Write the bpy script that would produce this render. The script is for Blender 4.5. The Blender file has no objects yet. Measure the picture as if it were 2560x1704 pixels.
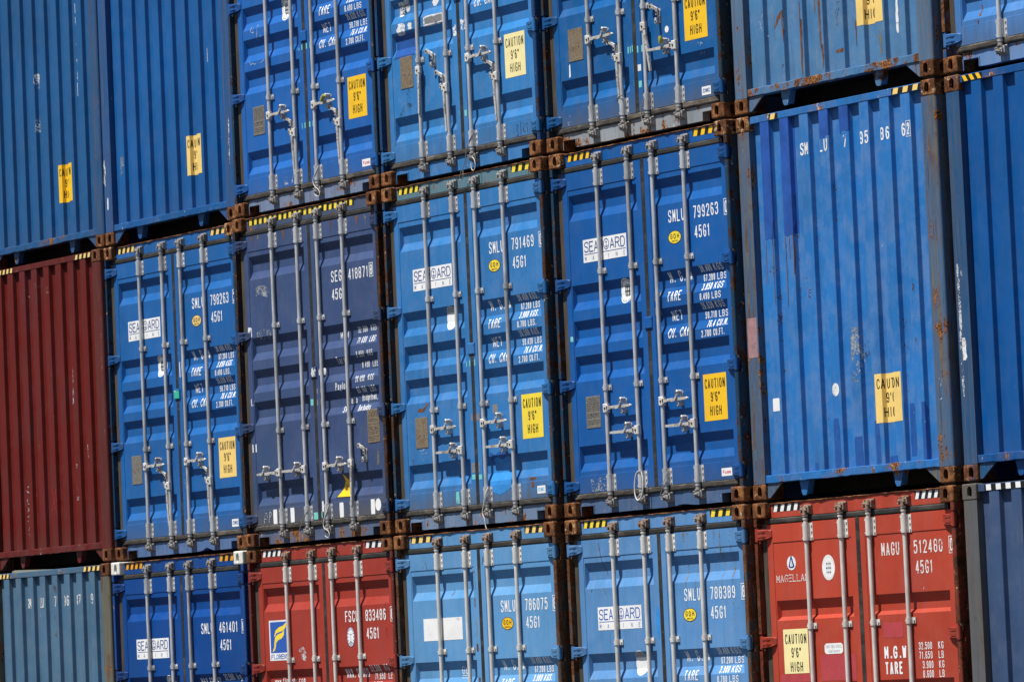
import bpy, bmesh, math, random
from mathutils import Vector, Matrix

S = bpy.context.scene
COL = S.collection

# ------------------------------------------------------------------ camera
cam_d = bpy.data.cameras.new('camera')
cam = bpy.data.objects.new('camera', cam_d)
COL.objects.link(cam)
YAW, PITCH, ROLL = 0.991012, 0.0698898, -0.0441252
M = Matrix.Rotation(YAW, 4, 'Z') @ Matrix.Rotation(math.pi / 2 + PITCH, 4, 'X') @ Matrix.Rotation(ROLL, 4, 'Z')
cam.matrix_world = Matrix.Translation((33.41086, -21.46759, 1.63916)) @ M
cam_d.sensor_width = 36.0
cam_d.sensor_fit = 'HORIZONTAL'
cam_d.lens = 12149.55 / 2560 * 36
cam_d.clip_start = 0.5
cam_d.clip_end = 3000
cam_d.dof.use_dof = True
cam_d.dof.focus_distance = 36.5
cam_d.dof.aperture_fstop = 10
S.camera = cam

# ------------------------------------------------------------------ sky and sun
SUN_TO = Vector((-0.13, -1.0, 2.15)).normalized()      # towards the sun
elev = math.asin(SUN_TO.z)
az = math.atan2(SUN_TO.x, SUN_TO.y)
W = bpy.data.worlds.new('World')
S.world = W
W.use_nodes = True
nt = W.node_tree
sky = nt.nodes.new('ShaderNodeTexSky')
sky.sky_type = 'NISHITA'
sky.sun_disc = False
sky.sun_elevation = elev
sky.sun_rotation = az
nt.links.new(sky.outputs[0], nt.nodes['Background'].inputs[0])
nt.nodes['Background'].inputs[1].default_value = 0.05
sun_d = bpy.data.lights.new('sun', 'SUN')
sun_d.energy = 5.0
sun_d.angle = math.radians(0.53)
sun_d.color = (1.0, 0.955, 0.89)
sun = bpy.data.objects.new('sun', sun_d)
sun.rotation_euler = SUN_TO.to_track_quat('Z', 'Y').to_euler()
sun.location = (10, -30, 40)
COL.objects.link(sun)
S.view_settings.view_transform = 'Standard'
S.view_settings.look = 'None'
S.view_settings.gamma = 1
S.view_settings.exposure = 0.46

# ------------------------------------------------------------------ helpers
RND = random.Random(11)


def lin(c):
    return tuple(((v / 255) / 12.92 if v / 255 <= 0.04045 else ((v / 255 + 0.055) / 1.055) ** 2.4) for v in c)


class NT:
    """small node helper"""

    def __init__(s, name):
        s.m = bpy.data.materials.new(name)
        s.m.use_nodes = True
        s.t = s.m.node_tree
        s.b = s.t.nodes['Principled BSDF']
        s.out = s.t.nodes['Material Output']

    def n(s, typ, **k):
        nd = s.t.nodes.new(typ)
        for a, b in k.items():
            setattr(nd, a, b)
        return nd

    def l(s, a, b):
        s.t.links.new(a, b)

    def val(s, sock, v):
        if hasattr(v, 'node'):
            s.l(v, sock)
        else:
            sock.default_value = v

    def pos(s, off=(0, 0, 0), scale=(1, 1, 1)):
        g = s.n('ShaderNodeNewGeometry')
        mp = s.n('ShaderNodeMapping')
        mp.inputs['Location'].default_value = off
        mp.inputs['Scale'].default_value = scale
        s.l(g.outputs['Position'], mp.inputs['Vector'])
        return mp.outputs[0]

    def noise(s, vec, scale, detail=4, rough=0.55, dist=0.0):
        nd = s.n('ShaderNodeTexNoise')
        nd.inputs['Scale'].default_value = scale
        nd.inputs['Detail'].default_value = detail
        nd.inputs['Roughness'].default_value = rough
        nd.inputs['Distortion'].default_value = dist
        s.l(vec, nd.inputs['Vector'])
        return nd.outputs[0]

    def rng(s, v, a, b, c=0.0, d=1.0, smooth=True):
        nd = s.n('ShaderNodeMapRange')
        nd.interpolation_type = 'SMOOTHSTEP' if smooth else 'LINEAR'
        s.val(nd.inputs['Value'], v)
        s.val(nd.inputs['From Min'], a)
        s.val(nd.inputs['From Max'], b)
        nd.inputs['To Min'].default_value = c
        nd.inputs['To Max'].default_value = d
        return nd.outputs[0]

    def math(s, op, a, b=0.0):
        nd = s.n('ShaderNodeMath', operation=op)
        s.val(nd.inputs[0], a)
        s.val(nd.inputs[1], b)
        return nd.outputs[0]

    def mix(s, f, a, b, mode='MIX'):
        nd = s.n('ShaderNodeMix', data_type='RGBA', blend_type=mode)
        s.val(nd.inputs[0], f)
        for sock, v in ((nd.inputs[6], a), (nd.inputs[7], b)):
            if hasattr(v, 'node'):
                s.l(v, sock)
            else:
                sock.default_value = (*v[:3], 1)
        return nd.outputs[2]

    def bump(s, h, strength, dist):
        nd = s.n('ShaderNodeBump')
        nd.inputs['Strength'].default_value = strength
        nd.inputs['Distance'].default_value = dist
        s.l(h, nd.inputs['Height'])
        s.l(nd.outputs[0], s.b.inputs['Normal'])

    def base(s, c):
        s.val(s.b.inputs['Base Color'], c if hasattr(c, 'node') else (*c[:3], 1))


RUST_D, RUST_M, RUST_L = (0.034, 0.013, 0.006), (0.140, 0.048, 0.016), (0.36, 0.150, 0.048)


def paint(name, rgb, seed, fade=0.25, dirt=0.3, rust=0.1, chips=0.1, z0=0.0, grime=0.5, streak=0.0, rough=0.50, weather=0.0):
    """weathered container paint: sun fade, run-off streaks, rust freckles, chips, grime along the foot of the panel"""
    t = NT(name)
    off = (seed * 3.7, seed * 1.9, seed * 5.3)
    p = t.pos(off)
    pst = t.pos(off, (11, 11, 0.55))
    broad = t.noise(p, 1.1, 5, 0.6)
    mid = t.noise(p, 6.5, 6, 0.62)
    fine = t.noise(p, 60, 4, 0.6)
    run = t.noise(pst, 1.6, 6, 0.65)
    lum = 0.3 * rgb[0] + 0.55 * rgb[1] + 0.15 * rgb[2]
    faded = tuple(c * (1 - 0.28) + (lum * 0.9 + 0.12) * 0.26 for c in rgb)
    dark = tuple(c * 0.80 for c in rgb)
    c = t.mix(t.rng(broad, 0.3, 0.7), dark, rgb)
    c = t.mix(t.math('MULTIPLY', t.rng(mid, 0.38, 0.72), fade), c, faded)
    c = t.mix(t.math('MULTIPLY', t.rng(run, 0.52, 0.78), fade * 0.8), c, faded)
    cloud = t.noise(t.pos((off[2], off[0], off[1]), (1, 1, 0.45)), 2.3, 6, 0.68)
    c = t.mix(t.math('MULTIPLY', t.rng(cloud, 0.50, 0.70), 0.28 + fade * 0.35), c, tuple(x * .62 + y for x, y in zip(rgb, (0.012, 0.030, 0.040))))
    dirtc = tuple(x * 0.42 + y for x, y in zip(rgb, (0.030, 0.027, 0.022)))
    c = t.mix(t.math('MULTIPLY', t.rng(run, 0.52, 0.28), dirt * 0.95), c, dirtc)
    if weather:
        wn = t.noise(t.pos((off[1], off[2], off[0]), (26, 26, 0.9)), 1.5, 6, 0.66)
        c = t.mix(t.math('MULTIPLY', t.rng(wn, 0.46, 0.62), weather), c, t.mix(t.rng(mid, 0.4, 0.62), (0.15, 0.125, 0.085), (0.10, 0.048, 0.022)))
        c = t.mix(t.math('MULTIPLY', t.rng(wn, 0.40, 0.30), weather * .7), c, (0.035, 0.040, 0.038))
    # grime that splashes up from the ledge at the bottom of each panel
    sep = t.n('ShaderNodeSeparateXYZ')
    t.l(t.pos((0, 0, -z0)), sep.inputs[0])
    zz = sep.outputs[2]
    foot = t.math('MULTIPLY', t.rng(t.math('ADD', zz, t.math('MULTIPLY', run, 0.34)), 0.60, 0.26), grime * 1.25)
    c = t.mix(foot, c, (0.10, 0.092, 0.078))
    # rust
    rn = t.math('ADD', t.math('MULTIPLY', t.noise(p, 3.1, 7, 0.7), 0.55), t.math('MULTIPLY', mid, 0.45))
    if streak:
        rn = t.math('ADD', rn, t.math('MULTIPLY', t.math('SUBTRACT', run, 0.5), streak))
    th = 0.72 - rust * 0.34
    rm = t.rng(rn, th, th + 0.035)
    halo = t.math('MULTIPLY', t.rng(rn, th - 0.09, th + 0.02), 0.35 if rust > 0.05 else 0.0)
    c = t.mix(halo, c, tuple(0.5 * x + 0.5 * y for x, y in zip(rgb, (0.16, 0.10, 0.06))))
    rc = t.mix(t.rng(fine, 0.35, 0.65), RUST_D, t.mix(t.rng(mid, 0.4, 0.65), RUST_M, RUST_L))
    c = t.mix(rm, c, rc)
    # pale chips and scuffs
    cn = t.math('ADD', t.math('MULTIPLY', t.noise(t.pos(off, (1, 1, 0.35)), 34, 3, 0.7), 0.6), t.math('MULTIPLY', mid, 0.4))
    cm = t.math('MULTIPLY', t.rng(cn, 0.735 - chips * 0.18, 0.755 - chips * 0.18), 0.75)
    c = t.mix(cm, c, (0.50, 0.52, 0.52))
    sn = t.noise(t.pos(off, (1, 1, 0.16)), 46, 3, 0.75, 1.2)
    c = t.mix(t.math('MULTIPLY', t.math('MULTIPLY', t.rng(sn, 0.71, 0.74), t.rng(broad, 0.42, 0.6)), 0.55), c, tuple(x * .4 + .30 for x in rgb))
    c = t.mix(t.math('MULTIPLY', t.rng(sn, 0.285, 0.26), 0.6), c, tuple(x * .3 + .006 for x in rgb))
    t.base(c)
    r = t.rng(mid, 0.3, 0.7, rough - 0.07, rough + 0.12)
    rr = t.math('ADD', r, t.math('MULTIPLY', rm, 0.4))
    t.l(rr, t.b.inputs['Roughness'])
    t.b.inputs['Specular IOR Level'].default_value = 0.22
    h = t.math('ADD', t.math('MULTIPLY', broad, 0.9), t.math('ADD', t.math('MULTIPLY', t.math('MULTIPLY', rm, fine), 0.16), t.math('MULTIPLY', mid, 0.06)))
    t.bump(h, 0.35, 0.02)
    return t.m


def rusty(name, rgb, seed, amount=0.6, light=0.0, dk=1.0):
    """bare, rusted steel with remains of the container's paint"""
    t = NT(name)
    off = (seed * 2.3, seed * 4.1, seed * 1.7)
    p = t.pos(off)
    a = t.noise(p, 9, 7, 0.68)
    f = t.noise(p, 70, 5, 0.65)
    run = t.noise(t.pos(off, (30, 30, 2.0)), 1.3, 6, 0.68)
    c = t.mix(t.rng(f, 0.3, 0.68), tuple(v * dk for v in RUST_D), tuple(v * dk for v in RUST_M))
    c = t.mix(t.math('MULTIPLY', t.rng(a, 0.44, 0.66), 0.75 * dk), c, RUST_L)
    c = t.mix(t.math('MULTIPLY', t.rng(run, 0.55, 0.75), 0.5), c, (0.07, 0.05, 0.04))
    keep = t.math('ADD', t.math('MULTIPLY', a, 0.5), t.math('MULTIPLY', run, 0.5))
    th = 0.32 + amount * 0.36
    pm = t.rng(keep, th, th + 0.03)
    c = t.mix(pm, c, t.mix(t.rng(f, 0.35, 0.65), tuple(v * .75 for v in rgb), rgb))
    if light:
        lm = t.rng(t.math('ADD', t.math('MULTIPLY', f, 0.4), t.math('MULTIPLY', t.noise(p, 17, 5, 0.6), 0.6)), 0.62 - light * 0.085, 0.65 - light * 0.085)
        c = t.mix(lm, c, (0.46, 0.32, 0.19))
    t.base(c)
    t.l(t.math('SUBTRACT', 0.88, t.math('MULTIPLY', pm, 0.4)), t.b.inputs['Roughness'])
    t.b.inputs['Specular IOR Level'].default_value = 0.25
    t.bump(t.math('ADD', f, t.math('MULTIPLY', a, 1.5)), 0.55, 0.004)
    return t.m


def plain(name, rgb, rough=0.6, var=0.15, scale=25, dirt=None, dirt_amt=0.4, wear=0.0, metallic=0.0, spec=0.3, bump=0.0, stretch=(1, 1, 1)):
    t = NT(name)
    p = t.pos((3.1, 1.7, 9.3), stretch)
    a = t.noise(p, scale, 5, 0.6)
    b = t.noise(p, scale * 0.21, 5, 0.6)
    c = t.mix(t.rng(a, 0.3, 0.7), tuple(x * (1 - var) for x in rgb), tuple(min(1, x * (1 + var * 0.5)) for x in rgb))
    if dirt:
        c = t.mix(t.math('MULTIPLY', t.rng(b, 0.48, 0.7), dirt_amt), c, dirt)
    t.base(c)
    t.b.inputs['Roughness'].default_value = rough
    t.b.inputs['Metallic'].default_value = metallic
    t.b.inputs['Specular IOR Level'].default_value = spec
    if bump:
        t.bump(a, bump, 0.004)
    if wear:
        w = t.math('ADD', t.math('MULTIPLY', t.noise(t.pos((5, 2, 8)), 75, 4, 0.7), 0.55), t.math('MULTIPLY', t.noise(t.pos((1, 2, 8)), 9, 3, 0.6), 0.45))
        tr = t.n('ShaderNodeBsdfTransparent')
        mx = t.n('ShaderNodeMixShader')
        t.l(t.rng(w, 0.66 - wear * 0.24, 0.68 - wear * 0.24), mx.inputs[0])
        t.l(t.b.outputs[0], mx.inputs[1])
        t.l(tr.outputs[0], mx.inputs[2])
        t.l(mx.outputs[0], t.out.inputs[0])
    return t.m


MAT = {}
MAT['galv'] = plain('galvanised_steel', (0.55, 0.56, 0.58), 0.40, 0.22, 30, (0.20, 0.185, 0.165), 0.55, metallic=0.25, spec=0.5, bump=0.15, stretch=(1, 1, 0.25))
MAT['galv_pale'] = plain('grey_painted_steel', (0.62, 0.60, 0.57), 0.5, 0.15, 30, (0.34, 0.28, 0.22), 0.4, metallic=0.0, spec=0.4, bump=0.12, stretch=(1, 1, 0.3))
MAT['zinc'] = plain('cast_zinc_steel', (0.56, 0.545, 0.52), 0.5, 0.3, 60, (0.14, 0.10, 0.075), 0.7, metallic=0.2, spec=0.5, bump=0.35)
MAT['cam'] = plain('greasy_cam_steel', (0.34, 0.33, 0.32), 0.55, 0.45, 75, (0.10, 0.055, 0.035), 0.85, metallic=0.1, spec=0.4, bump=0.6)
MAT['cam_rust'] = plain('rusty_cam_steel', (0.30, 0.22, 0.17), 0.7, 0.5, 70, (0.12, 0.04, 0.018), 0.95, metallic=0.0, spec=0.3, bump=0.6)
MAT['bolt'] = plain('dark_bolt_steel', (0.035, 0.03, 0.028), 0.6, 0.3, 80)
MAT['rubber'] = plain('black_rubber', (0.026, 0.025, 0.024), 0.62, 0.35, 40, (0.10, 0.088, 0.07), 0.55, spec=0.35, bump=0.3, stretch=(0.35, 1, 1))
MAT['rubber_old'] = plain('dusty_rubber', (0.055, 0.050, 0.045), 0.72, 0.45, 45, (0.20, 0.17, 0.13), 0.75, spec=0.3, bump=0.6, stretch=(0.3, 1, 1))
MAT['rubber_v'] = plain('brown_rubber', (0.075, 0.062, 0.048), 0.7, 0.35, 30, (0.04, 0.032, 0.026), 0.6, spec=0.3, stretch=(1, 1, 0.15))
MAT['dark'] = plain('dark_underside_steel', (0.03, 0.026, 0.022), 0.85, 0.3, 9)
MAT['white'] = plain('white_vinyl', (0.80, 0.81, 0.82), 0.5, 0.06, 12, (0.55, 0.56, 0.56), 0.35)
MAT['white_worn'] = plain('worn_white_vinyl', (0.74, 0.75, 0.76), 0.55, 0.10, 15, (0.42, 0.43, 0.43), 0.5, wear=0.45)
MAT['letter'] = plain('white_letter_paint', (0.80, 0.82, 0.84), 0.5, 0.08, 30, (0.62, 0.65, 0.68), 0.4)
MAT['letter_worn'] = plain('worn_letter_paint', (0.74, 0.73, 0.72), 0.55, 0.10, 30, (0.5, 0.5, 0.5), 0.4, wear=0.42)
MAT['chalk'] = plain('chalk', (0.55, 0.58, 0.62), 0.9, 0.2, 60, wear=0.75)
MAT['pale_scuff'] = plain('pale_scuff', (0.40, 0.27, 0.26), 0.9, 0.2, 60, wear=1.05)
MAT['chalk_red'] = plain('red_crayon', (0.32, 0.02, 0.015), 0.8, 0.2, 60, wear=0.5)
MAT['pen'] = plain('dark_marker', (0.03, 0.035, 0.06), 0.8, 0.2, 60, wear=0.5)
MAT['yellow'] = plain('yellow_vinyl', (0.86, 0.52, 0.018), 0.45, 0.04, 14, (0.66, 0.38, 0.03), 0.3)
MAT['yellow_pale'] = plain('faded_yellow_vinyl', (0.84, 0.60, 0.19), 0.5, 0.05, 14, (0.66, 0.47, 0.17), 0.4)
MAT['yellow_lemon'] = plain('lemon_vinyl', (0.86, 0.66, 0.05), 0.45, 0.05, 14, (0.62, 0.45, 0.08), 0.35)
MAT['cream'] = plain('cream_vinyl', (0.86, 0.76, 0.38), 0.5, 0.05, 14, (0.7, 0.6, 0.34), 0.35)
MAT['orange'] = plain('orange_reflective', (0.80, 0.36, 0.015), 0.45, 0.10, 40, (0.5, 0.22, 0.03), 0.4)
MAT['black'] = plain('black_print', (0.012, 0.012, 0.013), 0.5, 0.1, 20)
MAT['navy_print'] = plain('navy_print', (0.022, 0.065, 0.24), 0.5, 0.1, 20)
MAT['blue_print'] = plain('blue_print', (0.025, 0.10, 0.42), 0.5, 0.06, 20)
MAT['grey_print'] = plain('grey_print', (0.30, 0.31, 0.32), 0.6, 0.2, 60)
MAT['faint'] = plain('faint_print', (0.64, 0.66, 0.68), 0.6, 0.1, 60)
MAT['grey_mid'] = plain('mid_grey_print', (0.12, 0.13, 0.14), 0.6, 0.2, 60)
MAT['red_print'] = plain('red_print', (0.62, 0.04, 0.07), 0.5, 0.1, 20)
MAT['sky_print'] = plain('cyan_print', (0.10, 0.42, 0.68), 0.5, 0.1, 20)
MAT['plate'] = plain('aged_data_plate', (0.21, 0.195, 0.175), 0.5, 0.25, 80, (0.13, 0.11, 0.09), 0.5, metallic=0.2, spec=0.4, bump=0.2)
MAT['plate_warm'] = plain('browned_data_plate', (0.22, 0.17, 0.115), 0.55, 0.3, 60, (0.12, 0.07, 0.04), 0.5, metallic=0.1, spec=0.4, bump=0.3)
MAT['plate_ink'] = plain('plate_engraving', (0.07, 0.065, 0.06), 0.6, 0.2, 80)
MAT['teal'] = plain('turquoise_tape', (0.16, 0.55, 0.52), 0.6, 0.15, 90, (0.30, 0.6, 0.58), 0.6, wear=0.25)
MAT['green'] = plain('green_label', (0.015, 0.42, 0.25), 0.5, 0.08, 30)
MAT['greyscrap'] = plain('grey_tape_residue', (0.20, 0.20, 0.21), 0.8, 0.25, 60, wear=0.2)
MAT['silver'] = plain('silver_scuff', (0.30, 0.34, 0.38), 0.6, 0.4, 45, (0.06, 0.07, 0.09), 0.7, wear=0.8)
MAT['royal'] = plain('royal_blue_touch_up_paint', (0.020, 0.085, 0.36), 0.45, 0.25, 6, (0.03, 0.12, 0.40), .6)
MAT['cyan_paint'] = plain('cyan_touch_up_paint', (0.035, 0.24, 0.62), 0.45, 0.12, 9)
MAT['deep_paint'] = plain('deep_blue_touch_up_paint', (0.018, 0.088, 0.33), 0.45, 0.15, 9, wear=0.3)
MAT['pink'] = plain('faded_pink_primer', (0.36, 0.20, 0.21), 0.7, 0.2, 14, (0.10, 0.17, 0.30), 0.5, wear=0.25)
MAT['rose'] = plain('rose_touch_up_paint', (0.42, 0.055, 0.065), 0.6, 0.08, 14)
MAT['rust_run'] = plain('rust_stain', (0.135, 0.058, 0.026), 0.9, 0.5, 40, (0.26, 0.13, 0.06), 0.6, wear=0.35, bump=0.5, stretch=(1, 1, 0.4))
MAT['rust_fleck'] = plain('rust_flecks', (0.085, 0.045, 0.026), 0.9, 0.5, 60, (0.17, 0.08, 0.03), 0.5, wear=1.05, bump=0.5, stretch=(1, 1, 0.6))
MAT['ochre_run'] = plain('ochre_rust_run', (0.22, 0.18, 0.09), 0.8, 0.3, 20, wear=0.85, stretch=(1, 1, 0.1))
MAT['scuff'] = plain('dark_scuff', (0.03, 0.05, 0.09), 0.8, 0.3, 60, wear=0.95)
MAT['cable'] = plain('pale_cable', (0.62, 0.62, 0.60), 0.6, 0.15, 50)
MAT['wire'] = plain('steel_wire', (0.34, 0.33, 0.31), 0.45, 0.3, 60, metallic=0.4)
MAT['seal_yellow'] = plain('yellow_green_plastic', (0.42, 0.42, 0.05), 0.4, 0.15, 40)


class MB:
    def __init__(s):
        s.v, s.f, s.mi, s.sm = [], [], [], []

    def add(s, verts, faces, mi=0, smooth=False):
        o = len(s.v)
        s.v += [tuple(v) for v in verts]
        for f in faces:
            s.f.append(tuple(o + i for i in f))
            s.mi.append(mi)
            s.sm.append(smooth)

    def box(s, x0, x1, y0, y1, z0, z1, mi=0, c=0.0):
        """box; with c > 0 the front edges are chamfered"""
        if c <= 0:
            v = [(x0, y0, z0), (x1, y0, z0), (x1, y1, z0), (x0, y1, z0), (x0, y0, z1), (x1, y0, z1), (x1, y1, z1), (x0, y1, z1)]
            s.add(v, [(0, 1, 5, 4), (1, 2, 6, 5), (2, 3, 7, 6), (3, 0, 4, 7), (4, 5, 6, 7), (3, 2, 1, 0)], mi)
        else:
            v = [(x0 + c, y0, z0 + c), (x1 - c, y0, z0 + c), (x1 - c, y0, z1 - c), (x0 + c, y0, z1 - c),
                 (x0, y0 + c, z0), (x1, y0 + c, z0), (x1, y0 + c, z1), (x0, y0 + c, z1),
                 (x0, y1, z0), (x1, y1, z0), (x1, y1, z1), (x0, y1, z1)]
            f = [(0, 1, 2, 3)]
            for a in (0, 4):
                for i in range(4):
                    j = (i + 1) % 4
                    f.append((a + 4 + i, a + 4 + j, a + j, a + i))
            f.append((11, 10, 9, 8))
            s.add(v, f, mi)

    def prism_xz(s, pts, y0, y1, mi=0, ch=0.0):
        """polygon in x,z (counter-clockwise seen from the front) pushed back from y0 to y1"""
        n = len(pts)
        if ch > 0:
            cx = sum(p[0] for p in pts) / n
            cz = sum(p[1] for p in pts) / n
            ins = []
            for x, z in pts:
                d = math.hypot(x - cx, z - cz) or 1
                ins.append((x - (x - cx) / d * ch, z - (z - cz) / d * ch))
            rings = [(ins, y0), (pts, y0 + ch), (pts, y1)]
        else:
            rings = [(pts, y0), (pts, y1)]
        v = [(x, y, z) for r, y in rings for x, z in r]
        f = [tuple(range(n))]
        for k in range(len(rings) - 1):
            for i in range(n):
                j = (i + 1) % n
                f.append((k * n + i, (k + 1) * n + i, (k + 1) * n + j, k * n + j))
        f.append(tuple((len(rings) - 1) * n + i for i in reversed(range(n))))
        s.add(v, f, mi)

    def extrude(s, prof, a, b, axis='z', mi=0, smooth=False, cap=True):
        """closed profile swept along an axis; profile is (x,y) for z, (y,z) for x"""
        n = len(prof)
        v = []
        for t in (a, b):
            for p in prof:
                v.append((p[0], p[1], t) if axis == 'z' else (t, p[0], p[1]))
        f = [(i, (i + 1) % n, n + (i + 1) % n, n + i) for i in range(n)]
        s.add(v, f, mi, smooth)
        if cap:
            s.add(v, [tuple(reversed(range(n))), tuple(range(n, 2 * n))], mi)

    def cyl(s, c, r, h, axis='z', n=14, mi=0, r2=None):
        r2 = r if r2 is None else r2
        v = []
        for k, rr in ((0, r), (1, r2)):
            for i in range(n):
                a = 2 * math.pi * i / n
                p, q = rr * math.cos(a), rr * math.sin(a)
                t = (k - 0.5) * h
                v.append({'z': (c[0] + p, c[1] + q, c[2] + t), 'x': (c[0] + t, c[1] + p, c[2] + q), 'y': (c[0] + q, c[1] + t, c[2] + p)}[axis])
        s.add(v, [(i, (i + 1) % n, n + (i + 1) % n, n + i) for i in range(n)], mi, True)
        s.add(v, [tuple(reversed(range(n))), tuple(range(n, 2 * n))], mi)

    def tube(s, pts, r, n=7, mi=0):
        pts = [Vector(p) for p in pts]
        v = []
        up = Vector((0.13, 0.31, 0.94)).normalized()
        for i, p in enumerate(pts):
            d = (pts[min(i + 1, len(pts) - 1)] - pts[max(i - 1, 0)]).normalized()
            a = d.cross(up)
            if a.length < 1e-3:
                a = d.cross(Vector((1, 0, 0)))
            a.normalize()
            b = d.cross(a)
            for k in range(n):
                w = 2 * math.pi * k / n
                v.append(p + a * (r * math.cos(w)) + b * (r * math.sin(w)))
        f = []
        for i in range(len(pts) - 1):
            for k in range(n):
                f.append((i * n + k, i * n + (k + 1) % n, (i + 1) * n + (k + 1) % n, (i + 1) * n + k))
        s.add(v, f, mi, True)
        s.add(v, [tuple(reversed(range(n))), tuple((len(pts) - 1) * n + k for k in range(n))], mi)

    def mesh(s, name, mats):
        m = bpy.data.meshes.new(name)
        m.from_pydata(s.v, [], s.f)
        for mt in mats:
            m.materials.append(mt)
        m.polygons.foreach_set('material_index', s.mi)
        m.polygons.foreach_set('use_smooth', s.sm)
        bm = bmesh.new()
        bm.from_mesh(m)
        bmesh.ops.recalc_face_normals(bm, faces=bm.faces)
        bm.to_mesh(m)
        bm.free()
        return m


def link(name, mesh, parent=None, loc=(0, 0, 0), rot=None):
    o = bpy.data.objects.new(name, mesh)
    COL.objects.link(o)
    o.parent = parent
    o.location = loc
    if rot:
        o.rotation_euler = rot
    return o


def with_mats(mesh, mats, cache={}):
    """shared geometry with other materials"""
    k = (mesh.name, tuple(m.name for m in mats))
    if k not in cache:
        m2 = mesh.copy()
        m2.materials.clear()
        for m in mats:
            m2.materials.append(m)
        cache[k] = m2
    return cache[k]


# ------------------------------------------------------------------ ground
g = MB()
g.add([(-400, -400, 0), (400, -400, 0), (400, 400, 0), (-400, 400, 0)], [(0, 1, 2, 3)])
t = NT('yard_asphalt')
p = t.pos()
c = t.mix(t.rng(t.noise(p, 0.4, 8, 0.65), 0.3, 0.7), (0.040, 0.040, 0.041), (0.062, 0.061, 0.060))
c = t.mix(t.rng(t.noise(p, 3.0, 6, 0.7), 0.56, 0.72), c, (0.028, 0.028, 0.029))
t.base(c)
t.b.inputs['Roughness'].default_value = 0.9
t.bump(t.noise(p, 30, 5, 0.6), 0.4, 0.01)
go = link('ground', g.mesh('ground', [t.m]), loc=(0, 0, -0.004))
go['kind'] = 'structure'

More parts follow.
